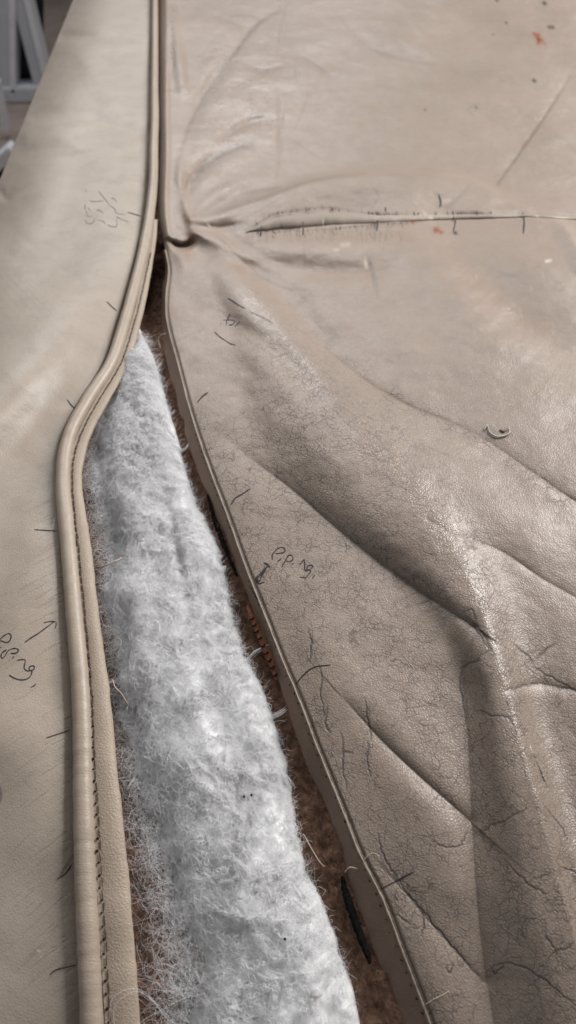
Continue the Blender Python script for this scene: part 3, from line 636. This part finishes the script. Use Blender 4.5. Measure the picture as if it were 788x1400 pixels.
# bright tufts that can be picked out
def tuft_mesh(seed):
    import bmesh
    r = random.Random(seed); bm = bmesh.new(); bmesh.ops.create_icosphere(bm, subdivisions=2, radius=1)
    f = [Vector((r.uniform(-1, 1), r.uniform(-1, 1), r.uniform(-1, 1))) for _ in range(5)]
    for vtx in bm.verts:
        k = 1+0.28*sum(math.sin(3.1*vtx.co.dot(a)+i) for i, a in enumerate(f))/2.2; vtx.co *= k; vtx.co.z *= 0.55
    me = bpy.data.meshes.new('tuft'); bm.to_mesh(me); bm.free(); me.polygons.foreach_set('use_smooth', np.ones(len(me.polygons), bool)); me.materials.append(M_nub); return me
tm = [tuft_mesh(i) for i in range(5)]
spots = [(280, 948, 5), (281, 957, 4), (272, 977, 4), (264, 945, 3), (292, 1008, 3), (300, 1006, 3), (286, 1010, 2.5), (329, 1194, 9), (353, 1210, 8), (304, 1315, 6), (285, 1292, 6), (300, 762, 5), (305, 778, 5), (312, 790, 4), (222, 738, 6), (210, 752, 5), (316, 900, 6), (320, 908, 5), (265, 873, 7), (200, 966, 7), (307, 1084, 4), (405, 1298, 6), (258, 962, 6), (186, 652, 3), (170, 625, 3), (433, 1358, 6), (330, 1150, 5), (390, 1068, 5), (243, 705, 4), (236, 620, 4)]
for k, (x, y, r) in enumerate(spots):
    o = link('tuft', tm[k % 5], None, wad); p = at(x, y, hW(np.array(x), np.array(y))+0.3); t = np.linalg.norm(p-np.array([0, 0, ZC])); s = r*t/F
    o.matrix_basis = Matrix.Translation(p)@Matrix.Rotation(RNG.uniform(0, 6), 4, 'Z')@Matrix.Diagonal((s*1.15, s*0.75, s*0.75, 1))
for x, y in [(334, 1089), (344, 1087), (390, 1284), (196, 1210)]:
    o = link('dark_speck', tm[1], None, wad); o.data = tm[1].copy(); o.data.materials[0] = M_hole
    p = at(x, y, hW(np.array(x), np.array(y))+1.6); o.matrix_basis = Matrix.Translation(p)@Matrix.Scale(0.00036, 4)

# ------------------------------------------------------------------ left panel with piping
lp = empty('leather_arm_panel', tuple(at(0, 600, 0)))
INV_LP = Matrix.Translation(-Vector(lp.location))
def adopt(o, root): o.parent = root; o.matrix_parent_inverse = Matrix.Translation(-Vector(root.location)); return o
tag(lp, 'smooth beige leather arm panel edged with stitched piping, left of the white wadding', 'leather panel')
rows = np.concatenate([np.linspace(-220, -10, 16), np.linspace(-8, 1430, 720), np.linspace(1440, 1650, 12)])
nA, nB = 26, 150
xs = xs_px(rows); a_ = np.maximum(-40, xs+14); xc = pc(rows)
t1 = np.linspace(0, 1, nA, endpoint=False)[None]; t2 = np.linspace(0, 1, nB)[None]
PX = np.hstack([xs[:, None]+(a_-xs)[:, None]*t1, a_[:, None]+(xc-a_)[:, None]*t2]); PY = np.repeat(rows[:, None], nA+nB, 1)
P_ = at(PX, PY, hL(PX, PY))
sk = P_[:, :1].copy(); sk2 = sk.copy(); sk[..., 2] -= 0.03; sk[..., 0] += 0.004; sk2[..., 2] = 0.02; sk2[..., 0] += 0.02
full = np.concatenate([sk2, sk, P_], 1)
d = pc(PY)-PX
wr = np.clip((PY-560)/250, 0, 1)*np.clip(1.15-d/140, 0.25, 1)
z2 = np.zeros((len(rows), 2)); pad = lambda a: np.concatenate([z2, a], 1)
at_l = dict(polish=pad(0*PX), grime_shade=pad(0.10+0.12*np.clip((PY-850)/400, 0, 1)*np.clip(1-d/120, 0, 1)), crack=pad(0*PX), fine=pad(0*PX), groove=pad(0.35*np.exp(-(d/np.interp(PY, [0, 1400], [5, 10]))**2)), stain=pad(0*PX), wrinkle=pad(wr), rust=pad(0*PX), speck=pad(0*PX), scuff=pad(C_scuff.get(PX, PY)))  # even dirt, plus shade painted into the band and crease beside the piping
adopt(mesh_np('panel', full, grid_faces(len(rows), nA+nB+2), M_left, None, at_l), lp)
# piping
rows = np.concatenate([np.linspace(-220, -10, 20), np.linspace(0, 1440, 420), np.linspace(1450, 1650, 16)])
rad = 0.0030
jx = 0.35*vnoise(rows/40, rows*0, 11)
cen = at(pc(rows)+jx, rows, 2.6+0.25*vnoise(rows/70, rows*0, 12))
hid = np.interp(rows, [-220, 0, 250, 340, 900, 1400], [0.0024, 0.0026, 0.0028, 0.0030, 0.0031, 0.0034])
adopt(tube('piping_cord', cen, hid*(1+0.03*vnoise(rows/9, rows*0, 13)), M_pipe, None, 20), lp)
# flange: thickness-bearing strip from the stitch line to its cut edge
rows = np.concatenate([np.linspace(300, 1440, 420), np.linspace(1450, 1650, 16)])
s_, e_ = ps(rows)-3, pf(rows); prof = [(0.0, 3.0), (0.12, 2.9), (0.22, 3.1), (0.45, 3.5), (0.7, 3.3), (0.9, 2.7), (0.985, 2.1), (1.0, 1.5), (0.985, 0.9), (0.8, 1.2), (0.3, 1.2)]
V = []
wob = 0.6*vnoise(rows/26, rows*0, 14)+0.3*vnoise(rows/8, rows*0, 15)
for f, hgt in prof: V.append(at(s_+(e_-s_)*f+wob*(f > 0.5), rows, hgt+0.25*vnoise(rows/50, rows*0, 16)))
V = np.stack(V, 1); adopt(mesh_np('piping_flange', V, grid_faces(len(rows), len(prof), True), M_flange), lp)
# stitches along the piping
def capsule(name, mat, sides=6):
    prof = [(-0.5, 0.0), (-0.44, 0.6), (-0.2, 1.0), (0.2, 1.0), (0.44, 0.6), (0.5, 0.0)]
    V = [(x, r*math.cos(a*2*math.pi/sides), r*math.sin(a*2*math.pi/sides)) for x, r in prof for a in range(sides)]
    Q = [(i*sides+a, i*sides+(a+1) % sides, (i+1)*sides+(a+1) % sides, (i+1)*sides+a) for i in range(len(prof)-1) for a in range(sides)]
    me = bpy.data.meshes.new(name); me.from_pydata(V, [], Q); me.polygons.foreach_set('use_smooth', np.ones(len(Q), bool)); me.materials.append(mat); return me
m_st = capsule('stitch', M_thread); m_ho = capsule('needle_hole', M_hole); m_ink = None
def place(name, me, a, b, r, root, lenf=1.0, lift=None):
    a = np.array(a); b = np.array(b); x = b-a; L = np.linalg.norm(x); x = x/L
    z = np.array([0, 0, 1.0])-x*x[2]; z /= np.linalg.norm(z); y = np.cross(z, x)
    o = link(name, me); c = (a+b)/2
    M = Matrix(((x[0]*L*lenf, y[0]*r, z[0]*r, c[0]), (x[1]*L*lenf, y[1]*r, z[1]*r, c[1]), (x[2]*L*lenf, y[2]*r, z[2]*r, c[2]), (0, 0, 0, 1)))
    o.parent = root; o.matrix_parent_inverse = Matrix.Translation(-Vector(root.location)); o.matrix_basis = M
    return o
yy = np.linspace(345, 1460, 4000); L3 = at(ps(yy)+1.2, yy, 3.5); acc = np.concatenate([[0], np.cumsum(np.linalg.norm(np.diff(L3, axis=0), axis=1))])
pitch = 0.0034; nst = int(acc[-1]/pitch)
for k in range(nst):
    g = lambda s: np.array([np.interp(s, acc, L3[:, i]) for i in range(3)])
    y_mid = np.interp((k+0.5)*pitch, acc, yy); j = RNG.normal(0, 0.00012, 3)*np.array([1, 1, 0.2])
    a = g((k+0.06)*pitch)+j; b = g((k+0.94)*pitch)+RNG.normal(0, 0.00012, 3)*np.array([1, 1, 0.2]); a[2] -= 0.0002; b[2] -= 0.0002
    thin = np.interp(y_mid, [900, 1060], [0.00036, 0.00018])
    off = np.array([np.interp(y_mid, [960, 1100], [0, 0.0007]), 0, 0])
    place('stitch', m_st, a+off, b+off, thin, lp)
    c = g(k*pitch)+j
    s = np.interp(y_mid, [800, 1050], [0.00022, 0.00040])*RNG.uniform(0.7, 1.2)
    c[2] += 0.00005; place('needle_hole', m_ho, c-np.array([s, 0, 0]), c+np.array([s, 0.0001, 0]), s, lp)

# ink
def ink(name, strokes, hfun, w, root, mat=M_ink, label=None):
    """pen strokes as thin ribbons lying on the leather"""
    VV, QQ = [], []; nb = 0
    for pts in strokes:
        p = smooth(pts, 6); n = len(p); T = np.gradient(p, axis=0); T /= np.linalg.norm(T, axis=1)[:, None]+1e-9; Nn = np.stack([-T[:, 1], T[:, 0]], 1)
        ww = w*(0.75+0.35*vnoise(np.arange(n)/3.0, np.arange(n)*0+nb*0.37, 18))*np.clip(np.minimum(np.arange(n)+1.2, n-np.arange(n)+0.2)/3, 0.35, 1)
        for c in (-1, 0, 1):
            q = p+Nn*(ww*c)[:, None]; VV.append(at(q[:, 0], q[:, 1], hfun(q[:, 0], q[:, 1])+0.10+(0.04 if c == 0 else 0)))
        V = np.stack(VV[-3:], 1).reshape(-1, 3); VV = VV[:-3]; VV.append(V); QQ.append(grid_faces(n, 3)+nb); nb += n*3
    o = mesh_np(name, np.vstack(VV), np.vstack(QQ), mat); adopt(o, root)
    if label: o['label'] = label
    return o
def zc(x0, y0, s, *strokes): return [[(x0+x/s, y0+y/s) for x, y in st] for st in strokes]
ink('handwritten_lettering', zc(0, 840, 7.88, [(-60, 395), (-40, 330), (0, 270), (50, 225), (100, 205), (122, 235), (105, 285), (70, 302), (20, 285), (-20, 290)], [(-5, 362), (18, 350)],
    [(25, 475), (12, 445), (28, 410), (75, 380)], [(30, 475), (60, 440), (90, 390), (150, 365), (195, 375), (195, 400), (165, 418), (110, 418)], [(135, 470), (155, 445)],
    [(185, 493), (240, 485), (272, 490), (270, 530), (262, 575), (290, 605), (330, 605), (365, 590), (372, 560), (345, 553), (318, 568), (320, 595), (345, 610), (335, 655), (300, 690), (240, 705), (180, 695), (130, 672), (100, 648)],
    [(330, 785), (365, 770), (392, 745)]), hL, 0.95, lp, label='handwritten word Piping in black ink')
ink('ink_arrow', zc(0, 840, 7.88, [(265, 302), (340, 250), (420, 200), (500, 140), (590, 75)], [(470, 88), (530, 78), (602, 72)], [(604, 75), (606, 110), (594, 150)]), hL, 1.0, lp, label='hand-drawn ink arrow pointing to the piping')
for st in [[(92, 546), (97, 553), (103, 559)], [(47, 724), (62, 725), (78, 726)], [(63, 1009), (78, 1004), (96, 998)], [(68, 1333), (75, 1327), (88, 1323), (105, 1319)], [(78, 1202), (90, 1194), (100, 1180)], [(146, 412), (153, 419), (160, 425)]]:
    ink('ink_mark', [st], hL, 0.9, lp)
ink('ink_scribble', zc(100, 245, 7.88, [(275, 125), (330, 195), (395, 275)], [(180, 235), (240, 240), (330, 232)], [(135, 265), (130, 310), (150, 360), (160, 400), (210, 395)], [(125, 430), (160, 475), (210, 470), (235, 430)], [(250, 330), (300, 340), (330, 370)], [(275, 440), (330, 455), (350, 485)],
    [(410, 210), (440, 205), (470, 245)], [(400, 280), (450, 320), (470, 365), (570, 380)], [(465, 400), (520, 430), (600, 460)], [(135, 120), (150, 125)], [(370, 490), (430, 510), (470, 500), (470, 420)], [(160, 300), (190, 340)]), hL, 0.8, lp, M_faint, 'faded illegible pen scribble')
ink('ink_mark', zc(100, 245, 7.88, [(590, 355), (640, 370), (740, 400)]), hL, 0.8, lp)
ink('ink_smudge', [[(-3, 1070), (1, 1080), (2, 1090), (-2, 1100)]], hL, 1.6, lp, M_faint)

# ------------------------------------------------------------------ right cover
rp = empty('leather_seat_cover', tuple(at(600, 700, 0)))
tag(rp, 'creased cracked taupe leather cover with folds and a puckered seam, right of the wadding', 'leather cover')
rows = np.concatenate([np.linspace(-200, -12, 16), np.linspace(-10, 1432, 880), np.linspace(1445, 1640, 16)])
nA, nB = 375, 24
xl = E_(rows); xr = px_of_X(0.345, rows); mid = np.full(len(rows), 822.0)
q = np.linspace(0, 1, nA, endpoint=False); q = 0.8*q+0.2*q**2
PX = np.hstack([xl[:, None]+(mid-xl)[:, None]*q[None], mid[:, None]+(xr-mid)[:, None]*np.linspace(0, 1, nB)[None]**1.3]); PY = np.repeat(rows[:, None], nA+nB, 1)
H = hR(PX, PY)
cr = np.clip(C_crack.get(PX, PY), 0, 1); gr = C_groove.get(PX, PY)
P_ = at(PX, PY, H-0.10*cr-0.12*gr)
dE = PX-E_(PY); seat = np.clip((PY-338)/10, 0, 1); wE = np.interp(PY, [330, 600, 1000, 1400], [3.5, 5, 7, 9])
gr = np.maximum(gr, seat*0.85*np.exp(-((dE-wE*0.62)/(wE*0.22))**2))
sk = P_[:, -1:].copy(); sk[..., 2] = Z0-0.09; sk[..., 0] += 0.004
z1 = np.zeros((len(rows), 1)); pad = lambda a: np.concatenate([a, z1], 1)
fine = np.clip(0.15+0.85*C_fine.get(PX, PY), 0, 1)*np.clip((PY-330)/260, 0.15, 1)
wr = 0.40*np.clip((PY-800)/300, 0, 1)
Pg = at(PX, PY, 0*PX)
grm = 0.30*np.clip((330-PY)/120, 0, 1)*np.clip((PX-330)/250, 0, 1)+0.22*np.clip(fbm(Pg[..., 0]*9, Pg[..., 1]*9, 52, 3)+0.3, 0, 1)+0.06*C_fine.get(PX, PY)  # mottled dirt, plus painted shade that dims the back right
C_pol = Canvas()
for pts, w in [([(300, 90), (310, 160), (300, 230)], 55), ([(360, 110), (350, 180)], 45), (RIDGE[2:15], 27), ([(765, 1130), (800, 1230)], 24), ([(236, 10), (236, 90)], 8)]:
    C_pol.line(pts, w, 1.0, taper=False)
at_r = dict(polish=pad(C_pol.get(PX, PY)), grime_shade=pad(grm), crack=pad(cr), fine=pad(fine), groove=pad(gr), stain=pad(C_stain.get(PX, PY)), wrinkle=pad(wr+0*PX), rust=pad(C_rust.get(PX, PY)), speck=pad(C_speck.get(PX, PY)), scuff=pad(C_scuff.get(PX, PY)))
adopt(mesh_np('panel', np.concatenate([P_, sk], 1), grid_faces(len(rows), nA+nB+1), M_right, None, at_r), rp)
# rolled free edge and the seam allowance folded under it
rows = np.concatenate([np.linspace(342, 1440, 420), np.linspace(1450, 1640, 14)])
ew = np.interp(rows, [342, 700, 1400], [0.7, 1.0, 1.6])
adopt(tube('edge_bead', at(E_(rows)-ew*0.3+0.3*vnoise(rows/14, rows*0, 19), rows, 1.0), 0.00034*(1+0.25*vnoise(rows/6, rows*0, 20)), M_bead, None, 8), rp)
V = []
for f, hgt in [(0, 0.9), (0.15, 0.5), (0.4, -0.9), (0.7, -2.4), (0.92, -3.6), (1.0, -4.2), (1.02, -5.2), (0.9, -6)]:
    x = E_(rows)+(S_(rows)-E_(rows))*f+(0.8*vnoise(rows/17, rows*0, 22)+0.4*vnoise(rows/5, rows*0, 23))*(f > 0.8)
    V.append(at(x, rows, hgt+0.25*vnoise(rows/30, rows*0+f*4, 24)))
V = np.stack(V, 1); adopt(mesh_np('seam_allowance', V, grid_faces(len(rows), 8, False), M_strip), rp)
yy = np.linspace(560, 1450, 3000); xx = E_(yy)+(S_(yy)-E_(yy))*0.17; L3 = at(xx, yy, 0.55); acc = np.concatenate([[0], np.cumsum(np.linalg.norm(np.diff(L3, axis=0), axis=1))])
for k in range(int(acc[-1]/0.0036)):
    s = (k+0.5)*0.0036; c = np.array([np.interp(s, acc, L3[:, i]) for i in range(3)])+RNG.normal(0, 0.00015, 3)*np.array([1, 1, .1]); r = RNG.uniform(0.00016, 0.0003)
    place('needle_hole', m_ho, c-np.array([r*1.2, -r, 0]), c+np.array([r*1.2, -r, 0]), r*0.8, rp)
# seam welt: the slim roll caught in the puckered seam
xw = np.linspace(336, 812, 180); up_ = _lens_hi(xw); lo_ = np.interp(xw, [330, 450, 560, 640, 722, 812], [319, 313, 304, 300, 297, 302])
cy = (up_+lo_)/2+0.6; half = np.maximum((lo_-up_)/2, 1.1)*np.clip(np.minimum(xw-334, 818-xw)/25, 0.2, 1)
zz = at(xw, cy, 1.6); sc = np.linalg.norm(zz-np.array([0, 0, ZC]), axis=1)/F
hw_ = hR(xw, cy)
adopt(tube('seam_welt', at(xw, cy, hw_+0.5), half*sc*1.2, M_welt, None, 12, 0.45), rp)
for st in [[(358, 309), (357, 316), (356, 323)], [(414, 303), (415, 312), (414, 322)], [(515, 290), (517, 300), (515, 316)], [(527, 283), (528, 288)], [(619, 288), (621, 298), (623, 303), (620, 316)], [(715, 290), (717, 302), (716, 319)], [(600, 265), (603, 275), (602, 283)]]:
    hp = lambda x, y: hR(x, y)+np.where(np.abs(y-np.interp(x, xw, cy)) < np.interp(x, xw, half)*1.5, 0.45*1.25*1000*np.interp(x, xw, half*sc), 0.0)*np.sqrt(np.clip(1-((y-np.interp(x, xw, cy))/(np.interp(x, xw, half)*1.5))**2, 0, 1))+0.2
    ink('ink_mark', [st], hp, 0.9, rp)
for k in range(46):     # stitches and needle tears crossing the two lips of the seam
    x = RNG.uniform(345, 560) if k < 38 else RNG.uniform(560, 700); top = RNG.random() < 0.6
    y = np.interp(x, xw, up_) if top else np.interp(x, xw, lo_); L_ = RNG.uniform(2.5, 6.5)
    ink('seam_stitch', [[(x, y-L_*(0.7 if top else 0.4)), (x+RNG.normal(0, 0.8), y), (x+RNG.normal(0, 1.5), y+L_*0.5)]], hp, RNG.uniform(0.35, 0.75), rp, M_thread)
# torn nick
q = smooth([(662, 588), (666, 581), (668, 586), (671, 592), (680, 597), (692, 595), (697, 590), (696, 583)], 5)
adopt(tube('torn_flap', at(q[:, 0], q[:, 1], hR(q[:, 0], q[:, 1])+0.45), np.linspace(0.0002, 0.00042, len(q))*np.clip((len(q)-np.arange(len(q)))/6, 0.3, 1), M_flake, None, 6), rp)
adopt(ribbon_on('nick_hole', [(684, 587), (689, 589), (693, 587)], 2.2, float(hR(np.array(689.), np.array(588.)))+0.02, M_strip, None), rp)
ink('handwritten_lettering', zc(340, 730, 7.164, [(235, 248), (232, 215), (250, 180), (290, 140), (335, 130), (358, 150), (350, 175), (310, 188), (262, 190)], [(282, 265), (305, 255), (322, 235)], [(325, 322), (350, 280), (375, 235), (400, 205), (430, 215), (435, 245), (405, 270), (365, 262)], [(425, 303), (445, 280)],
    [(500, 298), (520, 280), (545, 250), (550, 290), (552, 350), (580, 355), (625, 330), (625, 308), (590, 308), (572, 335), (590, 352), (610, 360), (590, 395), (545, 445)], [(500, 420), (560, 425)], [(625, 432), (652, 398)]), hR, 0.95, rp, label='handwritten word Piping in black ink')
ink('ink_arrow', zc(340, 730, 7.164, [(195, 305), (150, 355), (110, 400), (75, 450)], [(180, 320), (135, 400), (105, 470)], [(72, 420), (75, 460), (105, 485), (155, 468)], [(90, 400), (80, 440), (110, 470)], [(150, 345), (120, 425)], [(150, 280), (195, 305), (205, 330)]), hR, 1.3, rp, label='hand-drawn ink arrow pointing to the seam edge')
ink('ink_lettering', zc(290, 400, 13.13, [(330, 365), (310, 420), (280, 470), (262, 520), (262, 590)], [(200, 490), (260, 492), (330, 490), (390, 500), (405, 530), (370, 570), (300, 585)], [(155, 560), (165, 565)], [(500, 520), (440, 580), (410, 610)]), hR, 0.75, rp)
for st in zc(290, 400, 13.13, [(280, 95), (370, 150), (480, 225), (600, 285)], [(45, 700), (130, 785), (240, 860), (340, 920), (430, 942)]): ink('ink_mark', [st], hR, 0.85, rp)
for st in [[(344, 427), (360, 434), (374, 442)]]: ink('ink_mark', [st], hR, 0.5, rp, M_faint)
for st in [[(270, 550), (277, 542), (285, 536)], [(316, 690), (322, 681), (332, 675), (342, 668)], [(404, 936), (416, 922), (430, 912), (452, 909)], [(520, 1216), (545, 1203), (568, 1191)], [(340, 800), (348, 812), (360, 832)]]:
    ink('ink_mark', [st], hR, 1.05, rp)

# ------------------------------------------------------------------ loose threads
def thread(pts, h, r, label, grp=None, mat=M_cream, name='loose_thread'):
    p = smooth([(x, y) for x, y in pts], 7); hh = np.interp(np.linspace(0, 1, len(p)), np.linspace(0, 1, len(h)), h)
    o = tube(name, at(p[:, 0], p[:, 1], hh), r*0.7, mat, None, 6); tag(o, label, 'thread', grp); return o
thread([(154, 888), (155, 878), (161, 873), (166, 877), (163, 886), (158, 892)], [-4, -1.5, -1, -1.5, -4], 0.00022, 'short looped cream thread end on brown felt beside the piping')
thread([(154, 930), (158, 940), (166, 948), (172, 958), (178, 968)], [-3, -1, -1.5, -2.5, -4], 0.0003, 'cream thread end lying between the piping flange and the wadding')
thread([(136, 776), (148, 772), (158, 767), (167, 763)], [-1.5, 0.5, 1, 0], 0.0004, 'pale wispy strand bridging piping and wadding')
thread([(220, 476), (217, 466), (219, 459), (226, 456)], [-5, -3.5, -2, 0.5], 0.0004, 'pale frayed thread curling in the narrow top of the opening')
thread([(472, 1192), (478, 1186), (486, 1187), (492, 1189)], [-2.5, -0.8, -0.6, -1.5], 0.0003, 'short tan thread curling on the folded leather strip')
thread([(497, 1176), (506, 1168), (514, 1167), (519, 1172)], [1.5, 2.5, 2.9, 2.9], 0.00022, 'thin tan hair arched over the leather edge near the ink cross')
thread([(415, 1140), (426, 1160), (437, 1178), (444, 1185)], [-4.5, -2.5, -2.5, -4], 0.00022, 'straight pale straw lying on the brown felt')
thread([(582, 1373), (594, 1366), (606, 1360), (614, 1355)], [2.2, 3.4, 3.6, 3.6], 0.00018, 'fine pale thread poking from the stitched edge onto the cover')
for k, pts in enumerate([[(150, 1398), (152, 1370), (165, 1356), (186, 1352), (205, 1362), (222, 1385)], [(158, 1410), (156, 1380), (170, 1362), (190, 1356), (214, 1372), (236, 1396)], [(178, 1420), (190, 1400), (215, 1384), (250, 1366), (280, 1358)], [(190, 1354), (204, 1364), (216, 1376), (228, 1392)], [(200, 1330), (222, 1318), (250, 1330), (262, 1345)]]):
    thread(pts, [4.6, 5.2, 5.4, 4.8, 1.5, 1.5], 0.00005, 'fine white fibre strand looping over the piping flange edge', 'white strands by the piping', M_fib, 'stray_strand')

# ------------------------------------------------------------------ background: white stand on castors
def bar(name, a, b, w, d, mat, parent):
    a = Vector(a); b = Vector(b); x = (b-a).normalized(); L = (b-a).length
    y = Vector((0, 1, 0)); y = (y-x*y.dot(x)).normalized(); z = x.cross(y); V = []
    for s in (0, L):
        for u, v in ((-1, -1), (1, -1), (1, 1), (-1, 1)): V.append(a+x*s+z*(u*w/2)+y*(v*d/2))
    o = mesh_np(name, [tuple(v) for v in V], [(0, 1, 2, 3), (7, 6, 5, 4), (0, 4, 5, 1), (1, 5, 6, 2), (2, 6, 7, 3), (3, 7, 4, 0)], mat, None, smoothed=False)
    md = o.modifiers.new('bevel', 'BEVEL'); md.width = min(w, d)*0.18; md.segments = 2
    adopt(o, parent); return o
YB = 2.35
def bp(px, py, Y=YB):
    dx, dy, dz = ray(px, py); t = Y/dy; return (float(dx*t), Y, float(ZC+dz*t))
c0 = bp(12, 170); st = empty('equipment_stand', (c0[0], YB, 0))
tag(st, 'white metal stand on castors with a black panel, on the floor behind', 'stand')
mm = lambda n: n*YB/0.95/F   # photograph pixels to metres at the stand
tube_w = lambda n: n*math.hypot(YB, 0.6)/F
bar('post', bp(8, -60), bp(9, 128), tube_w(17), 0.05, M_greyp, st)
bar('post', bp(20, -60), bp(21, 122), tube_w(7), 0.06, M_white, st)
bar('brace', bp(12, -60), bp(58, 122), tube_w(14), 0.045, M_greyp, st)
bar('brace', bp(26, -60), bp(66, 106), tube_w(7), 0.06, M_white, st)
bar('base_rail', bp(-50, 126), bp(66, 124), tube_w(20), 0.06, M_greyp, st)
bb = mesh_np('black_panel', [bp(24, -20, YB+0.04), bp(60, -20, YB+0.04), bp(60, 120, YB+0.04), bp(24, 120, YB+0.04)], [(0, 1, 2, 3)], M_blackp); adopt(bb, st)
def wheel(px, py, rpx):
    c = np.array(bp(px, py)); r = tube_w(rpx); n = 20; a = np.linspace(0, 2*math.pi, n, endpoint=False)
    prof = [(-0.35, 0.0), (-0.4, 0.62), (-0.42, 0.72), (-0.3, 0.97), (0.0, 1.0), (0.3, 0.97), (0.42, 0.72), (0.4, 0.62), (0.35, 0.0)]
    V = np.array([[c[0]+r*q*math.cos(t), c[1]+r*1.0*x, c[2]+r*q*math.sin(t)] for x, q in prof for t in a])
    Q = [(i*n+k, i*n+(k+1) % n, (i+1)*n+(k+1) % n, (i+1)*n+k) for i in range(len(prof)-1) for k in range(n)]
    o = mesh_np('castor_wheel', V, Q, M_tyre); adopt(o, st)
    h = tube('castor_hub', [c+np.array([0, -r*0.5, 0]), c+np.array([0, r*0.5, 0])], r*0.6, M_greyp, None, 14); h.parent = o
    adopt(tube('castor_fork', [c+np.array([0, 0, 0]), c+np.array([0.0, 0, r*1.5])], r*0.28, M_greyp, None, 8), st)
    return c, r
c, r = wheel(17, 153, 13)
bar('base_strut', bp(-4, 110, 2.1), bp(9, 176, 2.1), tube_w(6), 0.03, M_white, st)
# low white bracket nearer the chair
bk = empty('floor_bracket', tuple(bp(4, 225, 1.75))); tag(bk, 'small white angled metal foot on the floor below the stand', 'bracket')
bar('arm', bp(-30, 245, 1.75), bp(20, 202, 1.75), 0.028, 0.04, M_white, bk)
bar('pad', bp(-2, 240, 1.76), bp(14, 222, 1.76), 0.018, 0.03, M_blackp, bk)
